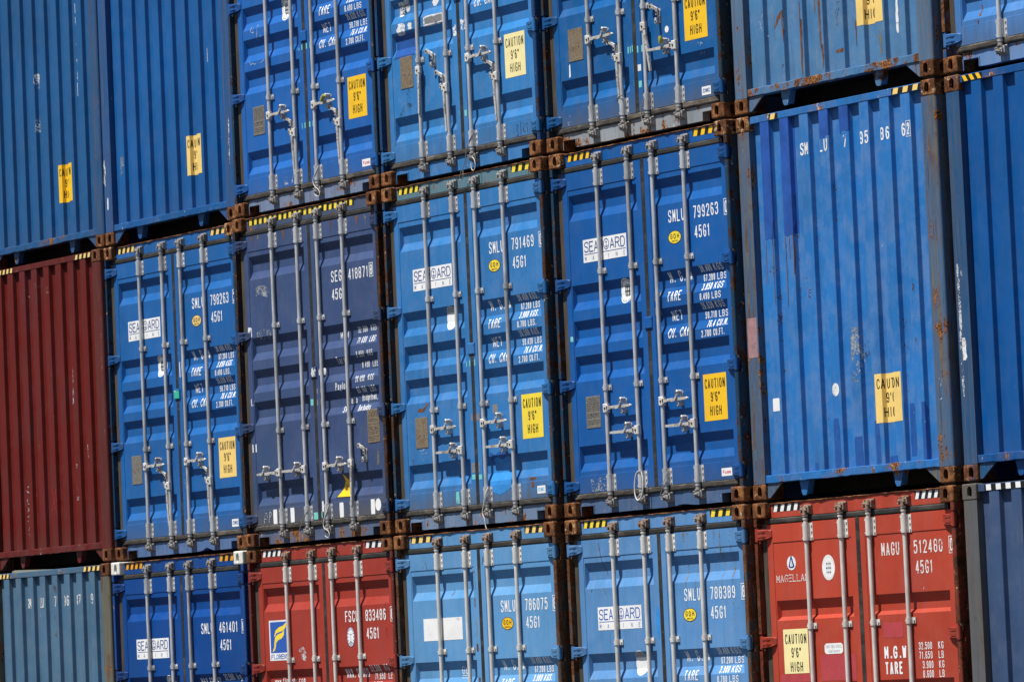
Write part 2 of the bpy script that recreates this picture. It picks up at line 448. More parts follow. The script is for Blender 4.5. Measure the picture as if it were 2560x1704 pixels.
# ------------------------------------------------------------------ stencil lettering (single-stroke, condensed)
GL = {
    '0': ['s0,.5 0,1 1,1 1,0 0,0 0,.5'], '1': ['.15,.8 .6,1 .6,0'], '2': ['s0,.75 0,1 1,1 1,.6 .5,.35 0,0', '0,0 1,0'],
    '3': ['s0,.8 0,1 1,1 1,.53 .35,.53', 's.35,.53 1,.53 1,0 0,0 0,.2'], '4': ['.75,0 .75,1 0,.27 1,.27'],
    '5': ['.95,1 .08,1 .04,.55', 's.04,.55 .2,.64 1,.68 1,0 0,0 0,.2'], '6': ['s.9,.85 .8,1 0,1 0,0 1,0 1,.58 .1,.58 0,.45'],
    '7': ['0,1 1,1 .35,0'], '8': ['s.5,.53 0,.53 0,1 1,1 1,.53 .5,.53', 's.5,.53 0,.53 0,0 1,0 1,.53 .5,.53'],
    '9': ['s.1,.15 .2,0 1,0 1,1 0,1 0,.42 .9,.42 1,.55'],
    'A': ['0,0 .5,1 1,0', '.18,.3 .82,.3'], 'B': ['0,0 0,1', 's0,1 1,1 1,.53 0,.53', 's0,.53 1,.53 1,0 0,0'],
    'C': ['s1,.75 1,1 0,1 0,0 1,0 1,.25'], 'D': ['0,0 0,1', 's0,1 1,1 1,0 0,0'], 'E': ['1,1 0,1 0,0 1,0', '0,.53 .8,.53'],
    'F': ['1,1 0,1 0,0', '0,.53 .8,.53'], 'G': ['s1,.75 1,1 0,1 0,0 1,0 1,.45', '1,.45 .55,.45'], 'H': ['0,0 0,1', '1,0 1,1', '0,.52 1,.52'],
    'I': ['.5,0 .5,1'], 'J': ['s.9,1 .9,0 0,0 0,.3'], 'K': ['0,0 0,1', '1,1 0,.45', '.3,.6 1,0'], 'L': ['0,1 0,0 1,0'],
    'M': ['0,0 0,1 .5,.3 1,1 1,0'], 'N': ['0,0 0,1 1,0 1,1'], 'O': ['s0,.5 0,1 1,1 1,0 0,0 0,.5'], 'P': ['0,0 0,1', 's0,1 1,1 1,.48 0,.48'],
    'R': ['0,0 0,1', 's0,1 1,1 1,.5 0,.5', '.5,.5 1,0'], 'S': ['s1,.78 1,1 0,1 0,.54 1,.48 1,0 0,0 0,.22'], 'T': ['0,1 1,1', '.5,1 .5,0'],
    'U': ['s0,1 0,0 1,0 1,1'], 'V': ['0,1 .5,0 1,1'], 'W': ['0,1 .25,0 .5,.8 .75,0 1,1'], 'X': ['0,0 1,1', '0,1 1,0'], 'Y': ['0,1 .5,.5 1,1', '.5,.5 .5,0'],
    '.': ['.3,0 .3,.09'], ',': ['.35,.06 .2,-.12'], "'": ['.4,1 .4,.74'], '"': ['.05,1 .05,.74', '.95,1 .95,.74'], '-': ['.15,.5 .85,.5'], '/': ['0,0 1,1'], '|': ['.5,-.1 .5,1.1'],
    'a': ['s.1,.6 .9,.75 .9,0', 's.9,.4 0,.45 0,0 .9,.05'], 'b': ['0,1 0,0', 's0,.1 .9,-.1 .9,.75 0,.6'], 'd': ['.9,1 .9,0', 's.9,.1 0,-.1 0,.75 .9,.6'],
    'c': ['s.9,.6 .1,.8 0,.3 .2,-.1 .9,.1'], 'e': ['s0,.35 .9,.35 .9,.7 0,.75 0,0 .9,.08'], 'f': ['s.9,1 .35,1 .35,0', '0,.66 .8,.66'],
    'g': ['s.9,.6 0,.8 0,0 .9,.05', 's.9,.68 .9,-.3 0,-.25'], 'i': ['.5,0 .5,.66', '.5,.85 .5,.95'], 'k': ['0,1 0,0', '.85,.66 0,.3', '.3,.4 .9,0'], 'l': ['.5,0 .5,1'],
    'm': ['0,0 0,.68', 's0,.5 .5,.85 .5,0', 's.5,.5 1,.85 1,0'], 'n': ['0,0 0,.68', 's0,.5 .9,.9 .9,0'], 'o': ['s0,.33 0,.7 .9,.7 .9,0 0,0 0,.33'],
    'r': ['0,0 0,.68', 's0,.4 .2,.7 .85,.65'], 's': ['s.85,.58 .2,.75 0,.4 .9,.3 .8,-.05 0,.08'], 't': ['s.4,.95 .4,0 .85,0', '0,.68 .8,.68'],
    'u': ['s0,.68 0,-.05 .85,0', '.85,.68 .85,0'], 'w': ['0,.68 .25,0 .5,.6 .75,0 1,.68'], 'y': ['0,.68 .45,.05', '.95,.68 .2,-.3'],
}
NARROW = {'.': 0.35, ',': 0.35, "'": 0.35, '"': 0.75, 'I': 0.45, '1': 0.75, 'i': 0.4, 'l': 0.4, ' ': 0.7}


def chaikin(p, k=2):
    for _ in range(k):
        q = [p[0]]
        for a, b in zip(p, p[1:]):
            q.append((a[0] * .72 + b[0] * .28, a[1] * .72 + b[1] * .28))
            q.append((a[0] * .28 + b[0] * .72, a[1] * .28 + b[1] * .72))
        q.append(p[-1])
        p = q
    return p


def ribbon(pts, w, ext=True):
    """flat mitred strip along a polyline -> quads as lists of 4 points"""
    P = [pts[0]]
    for p in pts[1:]:
        if math.hypot(p[0] - P[-1][0], p[1] - P[-1][1]) > 1e-6:
            P.append(p)
    if len(P) < 2:
        return []
    L, R = [], []
    for i, p in enumerate(P):
        a = P[max(i - 1, 0)]
        b = P[min(i + 1, len(P) - 1)]

        def nrm(u, v):
            d = math.hypot(v[0] - u[0], v[1] - u[1])
            return ((v[0] - u[0]) / d, (v[1] - u[1]) / d)
        d1 = nrm(a, p) if i > 0 else nrm(p, b)
        d2 = nrm(p, b) if i < len(P) - 1 else d1
        n1, n2 = (-d1[1], d1[0]), (-d2[1], d2[0])
        mx, mz = n1[0] + n2[0], n1[1] + n2[1]
        ml = math.hypot(mx, mz)
        if ml < 0.5:
            mx, mz, k = n1[0], n1[1], 1.0
        else:
            mx, mz = mx / ml, mz / ml
            k = min(2.2, 1 / max(0.3, mx * n1[0] + mz * n1[1]))
        q = p
        if ext and i == 0:
            q = (p[0] - d1[0] * w * .3, p[1] - d1[1] * w * .3)
        if ext and i == len(P) - 1:
            q = (p[0] + d1[0] * w * .3, p[1] + d1[1] * w * .3)
        L.append((q[0] + mx * w * k / 2, q[1] + mz * w * k / 2))
        R.append((q[0] - mx * w * k / 2, q[1] - mz * w * k / 2))
    return [[R[i], R[i + 1], L[i + 1], L[i]] for i in range(len(P) - 1)]


def text_quads(txt, x, z, h, wid=0.46, gap=0.2, sw=0.118, slant=0.0, fit=None, serif=False):
    """polygons [(pts, layer)] of a line of lettering; x,z = lower left, h = cap height, fit = overall width"""
    cw = h * wid
    adv = []
    for ch in txt:
        adv.append(cw * NARROW.get(ch, 1.0))
    tot = sum(adv) + gap * h * (len(txt) - 1)
    k = 1.0
    if fit:
        k = fit / tot
    out = []
    st = h * sw
    cx = x
    lay = 0
    for ch, a in zip(txt, adv):
        w = a * k
        if ch != ' ':
            inn = w - (st if ch not in '.,|' else 0)
            for s in GL.get(ch, []):
                sm = s[0] == 's'
                pts = [tuple(float(q) for q in pr.split(',')) for pr in (s[1:] if sm else s).split()]
                if sm:
                    pts = chaikin(pts)
                pl = [(cx + st / 2 + px * inn + slant * pz * h, z + st / 2 + pz * (h - st)) for px, pz in pts]
                if ch == 'I' or ch in 'il':
                    pl = [(cx + w * px if False else cx + w / 2, pz) for (px, pz) in pl]
                qs = ribbon(pl, st) if sm else [q for a_, b_ in zip(pl, pl[1:]) for q in ribbon([a_, b_], st)]
                for kq, q in enumerate(qs):
                    out.append((q, lay % 3 + (kq % 4) * 0.2))
                lay += 1
                if serif and not sm:
                    for e in (pl[0], pl[-1]):
                        out.append(([(e[0] - st * 1.4, e[1] - st * .3), (e[0] + st * 1.4, e[1] - st * .3), (e[0] + st * 1.4, e[1] + st * .3), (e[0] - st * 1.4, e[1] + st * .3)], lay % 3))
                        lay += 1
        cx += w + gap * h * k
    return out


def rect(x0, z0, x1, z1):
    return [(x0, z0), (x1, z0), (x1, z1), (x0, z1)]


def ellipse(cx, cz, rx, rz, n=28):
    return [(cx + rx * math.cos(2 * math.pi * i / n), cz + rz * math.sin(2 * math.pi * i / n)) for i in range(n)]


def jag(x0, z0, x1, z1, seed, amt=0.12, n=5, taper=0.0):
    """ragged patch outline: rows of uneven left and right edges, never crossing itself"""
    r = random.Random(seed)
    w, h = x1 - x0, z1 - z0
    if w > h * 1.6:                       # lie-down patch: ragged along the top and bottom instead
        q = jag(z0, x0, z1, x1, seed, amt, n, taper)
        return [(b, a) for a, b in reversed(q)]
    n = max(n, 4)
    lo, hi = [], []
    drift = 0.0
    for i in range(n + 1):
        k = i / n
        drift += r.uniform(-amt, amt) * .25 * w
        drift *= .8
        env = 1 - taper * (1 - k) - (amt * .8 if i in (0, n) else 0)
        a = max(.06, .5 * env - r.uniform(0, amt) * .5)
        b = max(.06, .5 * env - r.uniform(0, amt) * .5)
        c = (x0 + x1) / 2 + drift
        z = z0 + h * k + (r.uniform(-.3, .3) * h / n if 0 < i < n else 0)
        lo.append((c - a * w, z))
        hi.append((c + b * w, z))
    return hi + list(reversed(lo))


# ------------------------------------------------------------------ the shapes of the two container ends
YF, YP, DEP = 0.0440, 0.0485, 0.034                      # door frame face, door panel face, corrugation depth
REC_A = [(2.548, 2.485, 2.410, 2.342), (1.832, 1.770, 1.697, 1.630), (1.548, 1.486, 1.411, 1.346), (1.268, 1.205, 1.128, 1.064), (0.556, 0.494, 0.420, 0.354)]
REC_B = [(2.156, 2.088, 2.035, 2.006), (1.535, 1.467, 1.414, 1.385), (0.915, 0.847, 0.794, 0.765)]
SEAM_T, SEAM_B, SEAM_X, SEAM_C = 2.592, 0.318, 1.056, 0.085
RX0, RX1, RIN = 0.098, 1.046, 0.011                    # corrugation outer ends |x| and end slope
DZ0, DZ1, DXI, DXO = 0.183, 2.728, 0.024, 1.124
DX = 0.020                                              # the doors hang a little to one side


def door_y(x, z, recs):
    a = abs(x)
    if a > SEAM_X or a < SEAM_C or z > SEAM_T or z < SEAM_B:
        return YF
    if a < RX0 or a > RX1:
        return YP
    ex = min(1.0, (a - RX0) / RIN, (RX1 - a) / RIN)
    for ot, it, ib, ob in recs:
        if ob <= z <= ot:
            e = min(1.0, (ot - z) / (ot - it), (z - ob) / (ib - ob))
            return YP + DEP * min(e, ex)
    return YP


RIBS = [(-0.938 + 0.2465 * i, -0.938 + 0.2465 * i + 0.110) for i in range(8)]
EY0, EY1, ESL = 0.021, 0.0595, 0.0105


def end_profile():
    """(x, y) of the end wall pressing from left to right, every bend rounded"""
    raw = [(-1.057, EY1)]
    for a, b in RIBS:
        raw += [(a - ESL, EY1), (a, EY0), (b, EY0), (b + ESL, EY1)]
    raw.append((1.057, EY1))
    out = [raw[0]]
    for p, c, n in zip(raw, raw[1:], raw[2:]):
        def to(q, d):
            L = math.hypot(q[0] - c[0], q[1] - c[1])
            return (c[0] + (q[0] - c[0]) / L * d, c[1] + (q[1] - c[1]) / L * d)
        a, b = to(p, 0.005), to(n, 0.005)
        for k in (0, .25, .5, .75, 1):
            out.append(tuple((1 - k) ** 2 * a[m] + 2 * k * (1 - k) * c[m] + k * k * b[m] for m in (0, 1)))
    out.append(raw[-1])
    return out


EPROF = end_profile()


def end_y(x):
    if abs(x) >= 1.057:
        return 0.003
    for (xa, ya), (xb, yb) in zip(EPROF, EPROF[1:]):
        if xa <= x <= xb:
            return ya + (yb - ya) * (x - xa) / max(1e-9, xb - xa)
    return EY1


ESUM = [0.0]
for (xa_, ya_), (xb_, yb_) in zip(EPROF, EPROF[1:]):
    ESUM.append(ESUM[-1] + math.hypot(xb_ - xa_, yb_ - ya_))


def arc_of(x):
    for k in range(len(EPROF) - 1):
        if EPROF[k][0] <= x <= EPROF[k + 1][0]:
            return ESUM[k] + (ESUM[k + 1] - ESUM[k]) * (x - EPROF[k][0]) / (EPROF[k + 1][0] - EPROF[k][0])
    return 0.0


def at_arc(a):
    for k in range(len(EPROF) - 1):
        if ESUM[k] <= a <= ESUM[k + 1]:
            m = (a - ESUM[k]) / (ESUM[k + 1] - ESUM[k])
            return (EPROF[k][0] + (EPROF[k + 1][0] - EPROF[k][0]) * m, EPROF[k][1] + (EPROF[k + 1][1] - EPROF[k][1]) * m)
    return EPROF[-1]


def decal(name, parent, polys, mats, surf, recs=None, off=0.0014):
    """thin print or paint on a pressed panel: polygons [(pts, layer, material index)] folded over the corrugations"""
    bm = bmesh.new()
    for pts, lay, mi in polys:
        vs = [bm.verts.new((x, lay * 0.0003, z)) for x, z in pts]
        try:
            f = bm.faces.new(vs)
            f.material_index = mi
        except ValueError:
            pass
    xs = [v.co.x for v in bm.verts]
    zs = [v.co.z for v in bm.verts]
    cuts = []
    if surf == 'door':
        for r in recs:
            cuts += [((0, 0, z), (0, 0, 1)) for z in r if min(zs) < z < max(zs)]
        cuts += [((0, 0, z), (0, 0, 1)) for z in (SEAM_T, SEAM_B) if min(zs) < z < max(zs)]
    elif surf == 'end':
        cuts += [((x, 0, 0), (1, 0, 0)) for x, _ in EPROF if min(xs) < x < max(xs)]
    elif isinstance(surf, tuple):                       # stuck on along the folds, starting at x = surf[1]
        s0 = arc_of(surf[1])
        cuts += [((surf[1] + a - s0, 0, 0), (1, 0, 0)) for a in ESUM if min(xs) < surf[1] + a - s0 < max(xs)]
    for co, no in cuts:
        bmesh.ops.bisect_plane(bm, geom=bm.verts[:] + bm.edges[:] + bm.faces[:], plane_co=co, plane_no=no, dist=1e-6)
    for v in bm.verts:
        if surf == 'door':
            y = door_y(v.co.x, v.co.z, recs)
        elif surf == 'end':
            y = end_y(v.co.x)
        elif isinstance(surf, tuple):
            v.co.x, y = at_arc(s0 + v.co.x - surf[1])
        else:
            y = surf
        v.co.y = y - off - v.co.y
    bmesh.ops.recalc_face_normals(bm, faces=bm.faces)
    for f in bm.faces:
        f.normal_update()
        if f.normal.y > 0:
            f.normal_flip()
    m = bpy.data.meshes.new(name)
    bm.to_mesh(m)
    bm.free()
    for mt in mats:
        m.materials.append(mt)
    return link(name, m, parent)


# ------------------------------------------------------------------ shared hardware meshes (all sit around a local origin)
def stadium(w, h, n=9):
    """upright slot outline, counter-clockwise seen from the front (x right, z up)"""
    r = w / 2
    P = []
    for i in range(n):
        a = math.pi * i / (n - 1)
        P.append((r * math.cos(a), h / 2 - r + r * math.sin(a)))
    for i in range(n):
        a = math.pi + math.pi * i / (n - 1)
        P.append((r * math.cos(a), -h / 2 + r + r * math.sin(a)))
    return P


def make_casting():
    """corner casting, outer side towards +x, front at y=0, occupying x 0..0.162 (0.162 = outer), z 0..0.118"""
    bm = bmesh.new()
    bmesh.ops.create_cube(bm, size=1)
    for v in bm.verts:
        v.co = ((v.co.x + .5) * .162, (v.co.y + .5) * .178, (v.co.z + .5) * .118)
    ed = [e for e in bm.edges]
    bmesh.ops.bevel(bm, geom=ed, offset=0.011, segments=3, affect='EDGES', profile=0.5)
    m = bpy.data.meshes.new('corner_casting')
    bm.to_mesh(m)
    bm.free()
    body = bpy.data.objects.new('tmp_body', m)
    COL.objects.link(body)
    cut = MB()
    cut.extrude([(x, z) for x, z in []] or [], 0, 0) if False else None
    st = stadium(0.052, 0.082)
    n = len(st)

    def slot(conv):
        v = [conv(p, 0) for p in st] + [conv(p, 1) for p in st]
        cut.add(v, [(i, (i + 1) % n, n + (i + 1) % n, n + i) for i in range(n)] + [tuple(reversed(range(n))), tuple(range(n, 2 * n))])
    slot(lambda p, k: (0.073 + p[0], -0.03 + k * 0.075, 0.059 + p[1]))
    slot(lambda p, k: (0.192 - k * 0.075, 0.094 + p[0] * 1.15, 0.059 + p[1]))
    cut.box(0.022, 0.138, 0.028, 0.15, 0.014, 0.104)
    cm = cut.mesh('tmp_cut', [])
    co = bpy.data.objects.new('tmp_cut', cm)
    COL.objects.link(co)
    md = body.modifiers.new('b', 'BOOLEAN')
    md.operation = 'DIFFERENCE'
    md.solver = 'EXACT'
    md.use_self = True
    md.object = co
    dg = bpy.context.evaluated_depsgraph_get()
    ev = body.evaluated_get(dg)
    res = bpy.data.meshes.new_from_object(ev)
    res.name = 'corner_casting'
    bpy.data.objects.remove(body)
    bpy.data.objects.remove(co)
    for pl in res.polygons:
        pl.use_smooth = False
    return res


CAST = make_casting()
CAST_V = {}
for sx in (1, -1):
    for sy in (1, -1):
        m = CAST.copy()
        for v in m.vertices:
            v.co.x = v.co.x * sx + sx * 1.057
            v.co.y = v.co.y if sy > 0 else 12.192 - v.co.y
        if sx * sy < 0:
            m.flip_normals()
        CAST_V[(sx, sy)] = m

# twist-lock plate between stacked castings
tw = MB()
tw.box(0.02, 0.142, 0.02, 0.158, -0.0195, 0.0005)
TW = {}
for sx in (1, -1):
    for sy in (1, -1):
        q = MB()
        xa, xb = sorted((sx * 1.077, sx * 1.199))
        ya, yb = (0.02, 0.158) if sy > 0 else (12.034, 12.172)
        q.box(xa, xb, ya, yb, -0.0195, 0.0)
        TW[(sx, sy)] = q.mesh('twist_lock', [MAT['dark']])

# locking rod
RY, RR = 0.0235, 0.0168
q = MB()
q.cyl((0, RY, 1.452), RR, 2.62, 'z', 18, 0)
for z in (2.748, 2.772):
    q.cyl((0, RY, z), 0.0215, 0.012, 'z', 18, 0)
q.cyl((0, RY, 0.160), 0.0215, 0.012, 'z', 18, 0)
ROD = q.mesh('locking_rod', [MAT['galv']])

# long bearing bracket riveted to the door near each end of a rod
q = MB()
prof = [(RR + .008) * 1.0]
arc = [(-(0.0255) * math.cos(math.pi * i / 8), RY - 0.0255 * math.sin(math.pi * i / 8)) for i in range(9)]
pro = [(-0.0255, 0.050)] + arc + [(0.0255, 0.041), (0.060, 0.041), (0.060, 0.050)]
q.extrude(pro, -0.066, 0.066, 'z')
for bz in (-0.045, 0.0, 0.045):
    q.cyl((0.046, 0.038, bz), 0.0075, 0.008, 'y', 8, 1)
for bz in (-0.048, 0.048):
    q.cyl((-0.017, 0.0070, bz), 0.006, 0.010, 'y', 8, 1)
BRACKET = q.mesh('bearing_bracket', [MAT['galv'], MAT['bolt']])

# short clip
q = MB()
arc = [(-(0.0225) * math.cos(math.pi * i / 8), RY - 0.0225 * math.sin(math.pi * i / 8)) for i in range(9)]
q.extrude([(-0.0225, 0.050)] + arc + [(0.0225, 0.038), (0.058, 0.038), (0.058, 0.050)], -0.022, 0.022, 'z')
q.cyl((0.043, 0.034, 0.0), 0.009, 0.009, 'y', 8, 1)
q.cyl((-0.014, 0.008, 0.0), 0.0055, 0.010, 'y', 8, 1)
CLIP = q.mesh('rod_clip', [MAT['galv'], MAT['bolt']])

# cam end with its keeper, pointing up (top of rod); mirrored for the sill
def make_cam(up):
    q = MB()
    k = 1 if up else -1

    def bx(x0, x1, y0, y1, z0, z1, mi=0, c=0.004):
        za, zb = sorted((k * z0, k * z1))
        q.box(x0, x1, y0, y1, za, zb, mi, c)
    q.cyl((0, RY, k * 0.005), 0.0185, 0.03, 'z', 14, 0)
    q.cyl((0, RY, k * 0.022), 0.026, 0.010, 'z', 14, 0)
    q.cyl((0, RY, k * 0.038), 0.020, 0.026, 'z', 14, 0)
    bx(-0.028, 0.030, 0.004, 0.050, 0.046, 0.068)
    bx(-0.040, -0.012, 0.000, 0.030, 0.050, 0.064)
    bx(0.014, 0.044, -0.002, 0.024, 0.044, 0.060)
    bx(-0.046, -0.026, 0.012, 0.052, 0.030, 0.082, 1)
    bx(0.030, 0.052, 0.012, 0.052, 0.030, 0.080, 1)
    bx(-0.046, 0.052, 0.038, 0.054, 0.020, 0.092, 1)
    bx(-0.016, 0.020, 0.010, 0.040, 0.066, 0.080)
    q.cyl((0.036, 0.006, k * 0.066), 0.008, 0.014, 'y', 8, 2)
    q.cyl((-0.034, 0.006, k * 0.040), 0.007, 0.014, 'y', 8, 2)
    return q.mesh('cam_lock', [MAT['cam'], MAT['cam_rust'], MAT['bolt']])


CAM_T, CAM_B = make_cam(True), make_cam(False)

# handle hub on the rod
q = MB()
q.box(-0.022, 0.034, -0.002, 0.030, -0.036, 0.036, 0, 0.006)
q.cyl((0.010, -0.004, 0.0), 0.008, 0.008, 'y', 10, 1)
q.box(0.026, 0.052, -0.006, 0.016, -0.024, 0.024, 0, 0.004)
HUB = q.mesh('handle_hub', [MAT['galv_pale'], MAT['bolt']])


def make_handle():
    """lever along +x from the hub pivot"""
    q = MB()
    q.prism_xz([(0.03, -0.016), (0.09, -0.012), (0.16, -0.016), (0.22, -0.013), (0.36, -0.008), (0.37, 0.0), (0.36, 0.011), (0.22, 0.011), (0.16, 0.013), (0.09, 0.012), (0.03, 0.016)], -0.006, 0.010, 0, 0.003)
    q.prism_xz([(0.10, -0.006), (0.15, -0.010), (0.15, 0.008), (0.10, 0.006)], -0.010, -0.004, 0, 0.002)
    return q.mesh('handle', [MAT['zinc']])


HANDLE = make_handle()

# retainer and catch on the door that holds a handle
q = MB()
q.prism_xz([(-0.013, -0.055), (0.013, -0.055), (0.016, -0.030), (0.016, 0.045), (0.008, 0.062), (-0.008, 0.062), (-0.016, 0.045), (-0.016, -0.030)], 0.036, 0.0505, 0, 0.003)
q.prism_xz([(-0.018, -0.052), (-0.002, -0.062), (0.012, -0.050), (0.010, -0.020), (-0.014, -0.020)], 0.000, 0.038, 0, 0.004)
q.prism_xz([(-0.012, 0.022), (0.012, 0.022), (0.013, 0.058), (0.0, 0.068), (-0.013, 0.058)], -0.012, 0.036, 0, 0.004)
q.prism_xz([(-0.034, -0.012), (-0.012, 0.020), (0.006, 0.026), (0.004, 0.008), (-0.022, -0.018)], -0.018, -0.008, 0, 0.002)
q.cyl((0.0, -0.012, 0.046), 0.007, 0.006, 'y', 8, 1)
q.cyl((0.0, 0.000, -0.040), 0.006, 0.006, 'y', 8, 1)
CATCH = q.mesh('handle_catch', [MAT['zinc'], MAT['bolt']])
q = MB()   # catch swung open
q.prism_xz([(-0.013, -0.055), (0.013, -0.055), (0.016, -0.030), (0.016, 0.045), (0.008, 0.062), (-0.008, 0.062), (-0.016, 0.045), (-0.016, -0.030)], 0.036, 0.0505, 0, 0.003)
q.prism_xz([(-0.018, -0.052), (-0.002, -0.062), (0.012, -0.050), (0.010, -0.012), (-0.014, -0.012)], 0.004, 0.038, 0, 0.004)
q.prism_xz([(-0.012, 0.010), (0.010, 0.010), (0.010, 0.062), (-0.030, 0.084), (-0.072, 0.098), (-0.078, 0.076), (-0.040, 0.062), (-0.012, 0.046)], 0.016, 0.030, 0, 0.003)
q.cyl((-0.082, 0.022, 0.088), 0.021, 0.014, 'y', 12, 0)
q.cyl((-0.082, 0.014, 0.088), 0.010, 0.006, 'y', 10, 1)
q.cyl((-0.001, 0.012, 0.030), 0.007, 0.010, 'y', 8, 1)
q.cyl((0.0, 0.002, -0.040), 0.006, 0.006, 'y', 8, 1)
CATCH_O = q.mesh('handle_catch', [MAT['zinc'], MAT['bolt']])


def make_hinge(side):
    """hinge blade from the post (|x| 1.185) on to the door; origin at the container"""
    q = MB()
    h = 0.041
    pts = [(1.192, -h), (1.192, h), (1.130, h), (1.060, h * .90), (1.040, h * .72), (1.038, -h * .45), (1.060, -h * .70), (1.130, -h)]
    n = len(pts)
    ys = [0.0, 0.0, 0.006, 0.024, 0.034, 0.034, 0.022, 0.006]
    c = 0.006
    cx, cz = 1.12, 0
    v = []
    for (x, z), y in zip(pts, ys):
        d = math.hypot(x - cx, z)
        v.append((side * (x - (x - cx) / d * c), y, z * (1 - c / max(d, .01))))
    for (x, z), y in zip(pts, ys):
        v.append((side * x, y + c, z))
    for (x, z), y in zip(pts, ys):
        v.append((side * x, 0.0475, z))
    f = [tuple(range(n))]
    for k in (0, 1):
        for i in range(n):
            j = (i + 1) % n
            f.append((k * n + i, (k + 1) * n + i, (k + 1) * n + j, k * n + j))
    q.add(v, f)
    # pressed stiffening ribs
    for zz in (0.020, -0.016):
        r = [(1.168, zz + .006), (1.110, zz + .004), (1.085, zz), (1.110, zz - .005), (1.168, zz - .006)]
        v2 = [(side * x, (0.002 if x > 1.15 else 0.010 if x > 1.1 else 0.0185) - 0.004 * (1 if x > 1.09 else 0), z) for x, z in r]
        v3 = [(a, b + 0.02, cc) for a, b, cc in v2]
        q.add(v2 + v3, [tuple(range(5))] + [(i, (i + 1) % 5, 5 + (i + 1) % 5, 5 + i) for i in range(5)])
    q.cyl((side * 1.190, 0.016, 0), 0.0175, 0.098, 'z', 12, 0)
    q.cyl((side * 1.190, 0.016, 0), 0.0085, 0.118, 'z', 10, 1)
    return q.mesh('hinge', [])


HINGE = {1: make_hinge(1), -1: make_hinge(-1)}
HZ = [2.655, 1.850, 1.043, 0.240]


def make_door_post(side):
    q = MB()
    arc = [(1.217 - 0.012 + 0.012 * math.cos(a), 0.014 - 0.012 * math.sin(a)) for a in [math.pi / 2 * i / 4 for i in range(5)]]
    full = [(1.176, 0.062), (1.176, 0.004)] + [(x, y) for x, y in reversed(arc)] + [(1.217, 0.172), (1.105, 0.172), (1.105, 0.062)]
    cutp = [(1.176, 0.062), (1.206, 0.050), (1.217, 0.050), (1.217, 0.172), (1.105, 0.172), (1.105, 0.062)]
    zs = [0.118]
    for z in sorted(HZ):
        zs += [z - 0.064, z + 0.064]
    zs.append(2.778)
    for i in range(len(zs) - 1):
        pr = cutp if i % 2 else full
        q.extrude([(side * x, y) for x, y in pr], zs[i], zs[i + 1], 'z')
    return q.mesh('corner_post', [])


POST_D = {1: make_door_post(1), -1: make_door_post(-1)}


def make_end_post(side):
    q = MB()
    arc = [(1.217 - 0.02 + 0.02 * math.cos(a), 0.023 - 0.02 * math.sin(a)) for a in [math.pi / 2 * i / 5 for i in range(6)]]
    pr = [(1.056, 0.10), (1.056, 0.003)] + list(reversed(arc)) + [(1.217, 0.16), (1.18, 0.16), (1.18, 0.10)]
    q.extrude([(side * x, y) for x, y in pr], 0.1185, 2.7775, 'z')
    return q.mesh('corner_post', [])


POST_E = {1: make_end_post(1), -1: make_end_post(-1)}
qq = MB()
qq.extrude([(1.10, 12.188), (1.217, 12.188), (1.217, 12.03), (1.10, 12.03)], 0.118, 2.778)
POST_R1 = qq.mesh('corner_post', [])
qq = MB()
qq.extrude([(-1.10, 12.188), (-1.217, 12.188), (-1.217, 12.03), (-1.10, 12.03)], 0.118, 2.778)
POST_R0 = qq.mesh('corner_post', [])


def make_side(side):
    q = MB()
    y, z0, z1 = 0.16, 0.15, 2.84
    pr = []
    while y < 12.02:
        pr += [(0, y), (0, y + .072), (.036, y + .140), (.036, y + .210)]
        y += 0.278
    pr = [(d, min(yy, 12.04)) for d, yy in pr]
    v = []
    for z in (z0, z1):
        v += [(side * (1.207 - d), yy, z) for d, yy in pr]
    n = len(pr)
    q.add(v, [(i, i + 1, n + i + 1, n + i) for i in range(n - 1)])
    xa, xb = sorted((side * 1.160, side * 1.2165))
    q.box(xa, xb, 0.178, 12.014, 0.012, 0.168)
    q.box(xa, xb, 0.178, 12.014, 2.820, 2.884)
    return q.mesh('side_wall', [])


SIDE = {1: make_side(1), -1: make_side(-1)}
q = MB()
y = 0.09
v = []
ys = []
while y < 12.1:
    ys += [(y, 2.862), (y + .075, 2.862), (y + .095, 2.879), (y + .185, 2.879)]
    y += .209
n = len(ys)
for x in (-1.16, 1.16):
    v += [(x, yy, z) for yy, z in ys]
q.add(v, [(i, i + 1, n + i + 1, n + i) for i in range(n - 1)])
ROOF = q.mesh('roof', [])
q = MB()
q.box(-1.16, 1.16, 0.12, 12.07, 0.150, 0.178)
for k in range(38):
    yy = 0.45 + k * 0.305
    q.box(-1.16, 1.16, yy, yy + .045, 0.035, 0.150)
FLOOR = q.mesh('floor', [MAT['dark']])
q = MB()
q.box(-1.10, 1.10, 12.10, 12.15, 0.12, 2.80)
q.box(-1.056, 1.056, 12.08, 12.17, 0.02, 0.12)
q.box(-1.056, 1.056, 12.08, 12.17, 2.80, 2.885)
REAR = q.mesh('rear_wall', [])


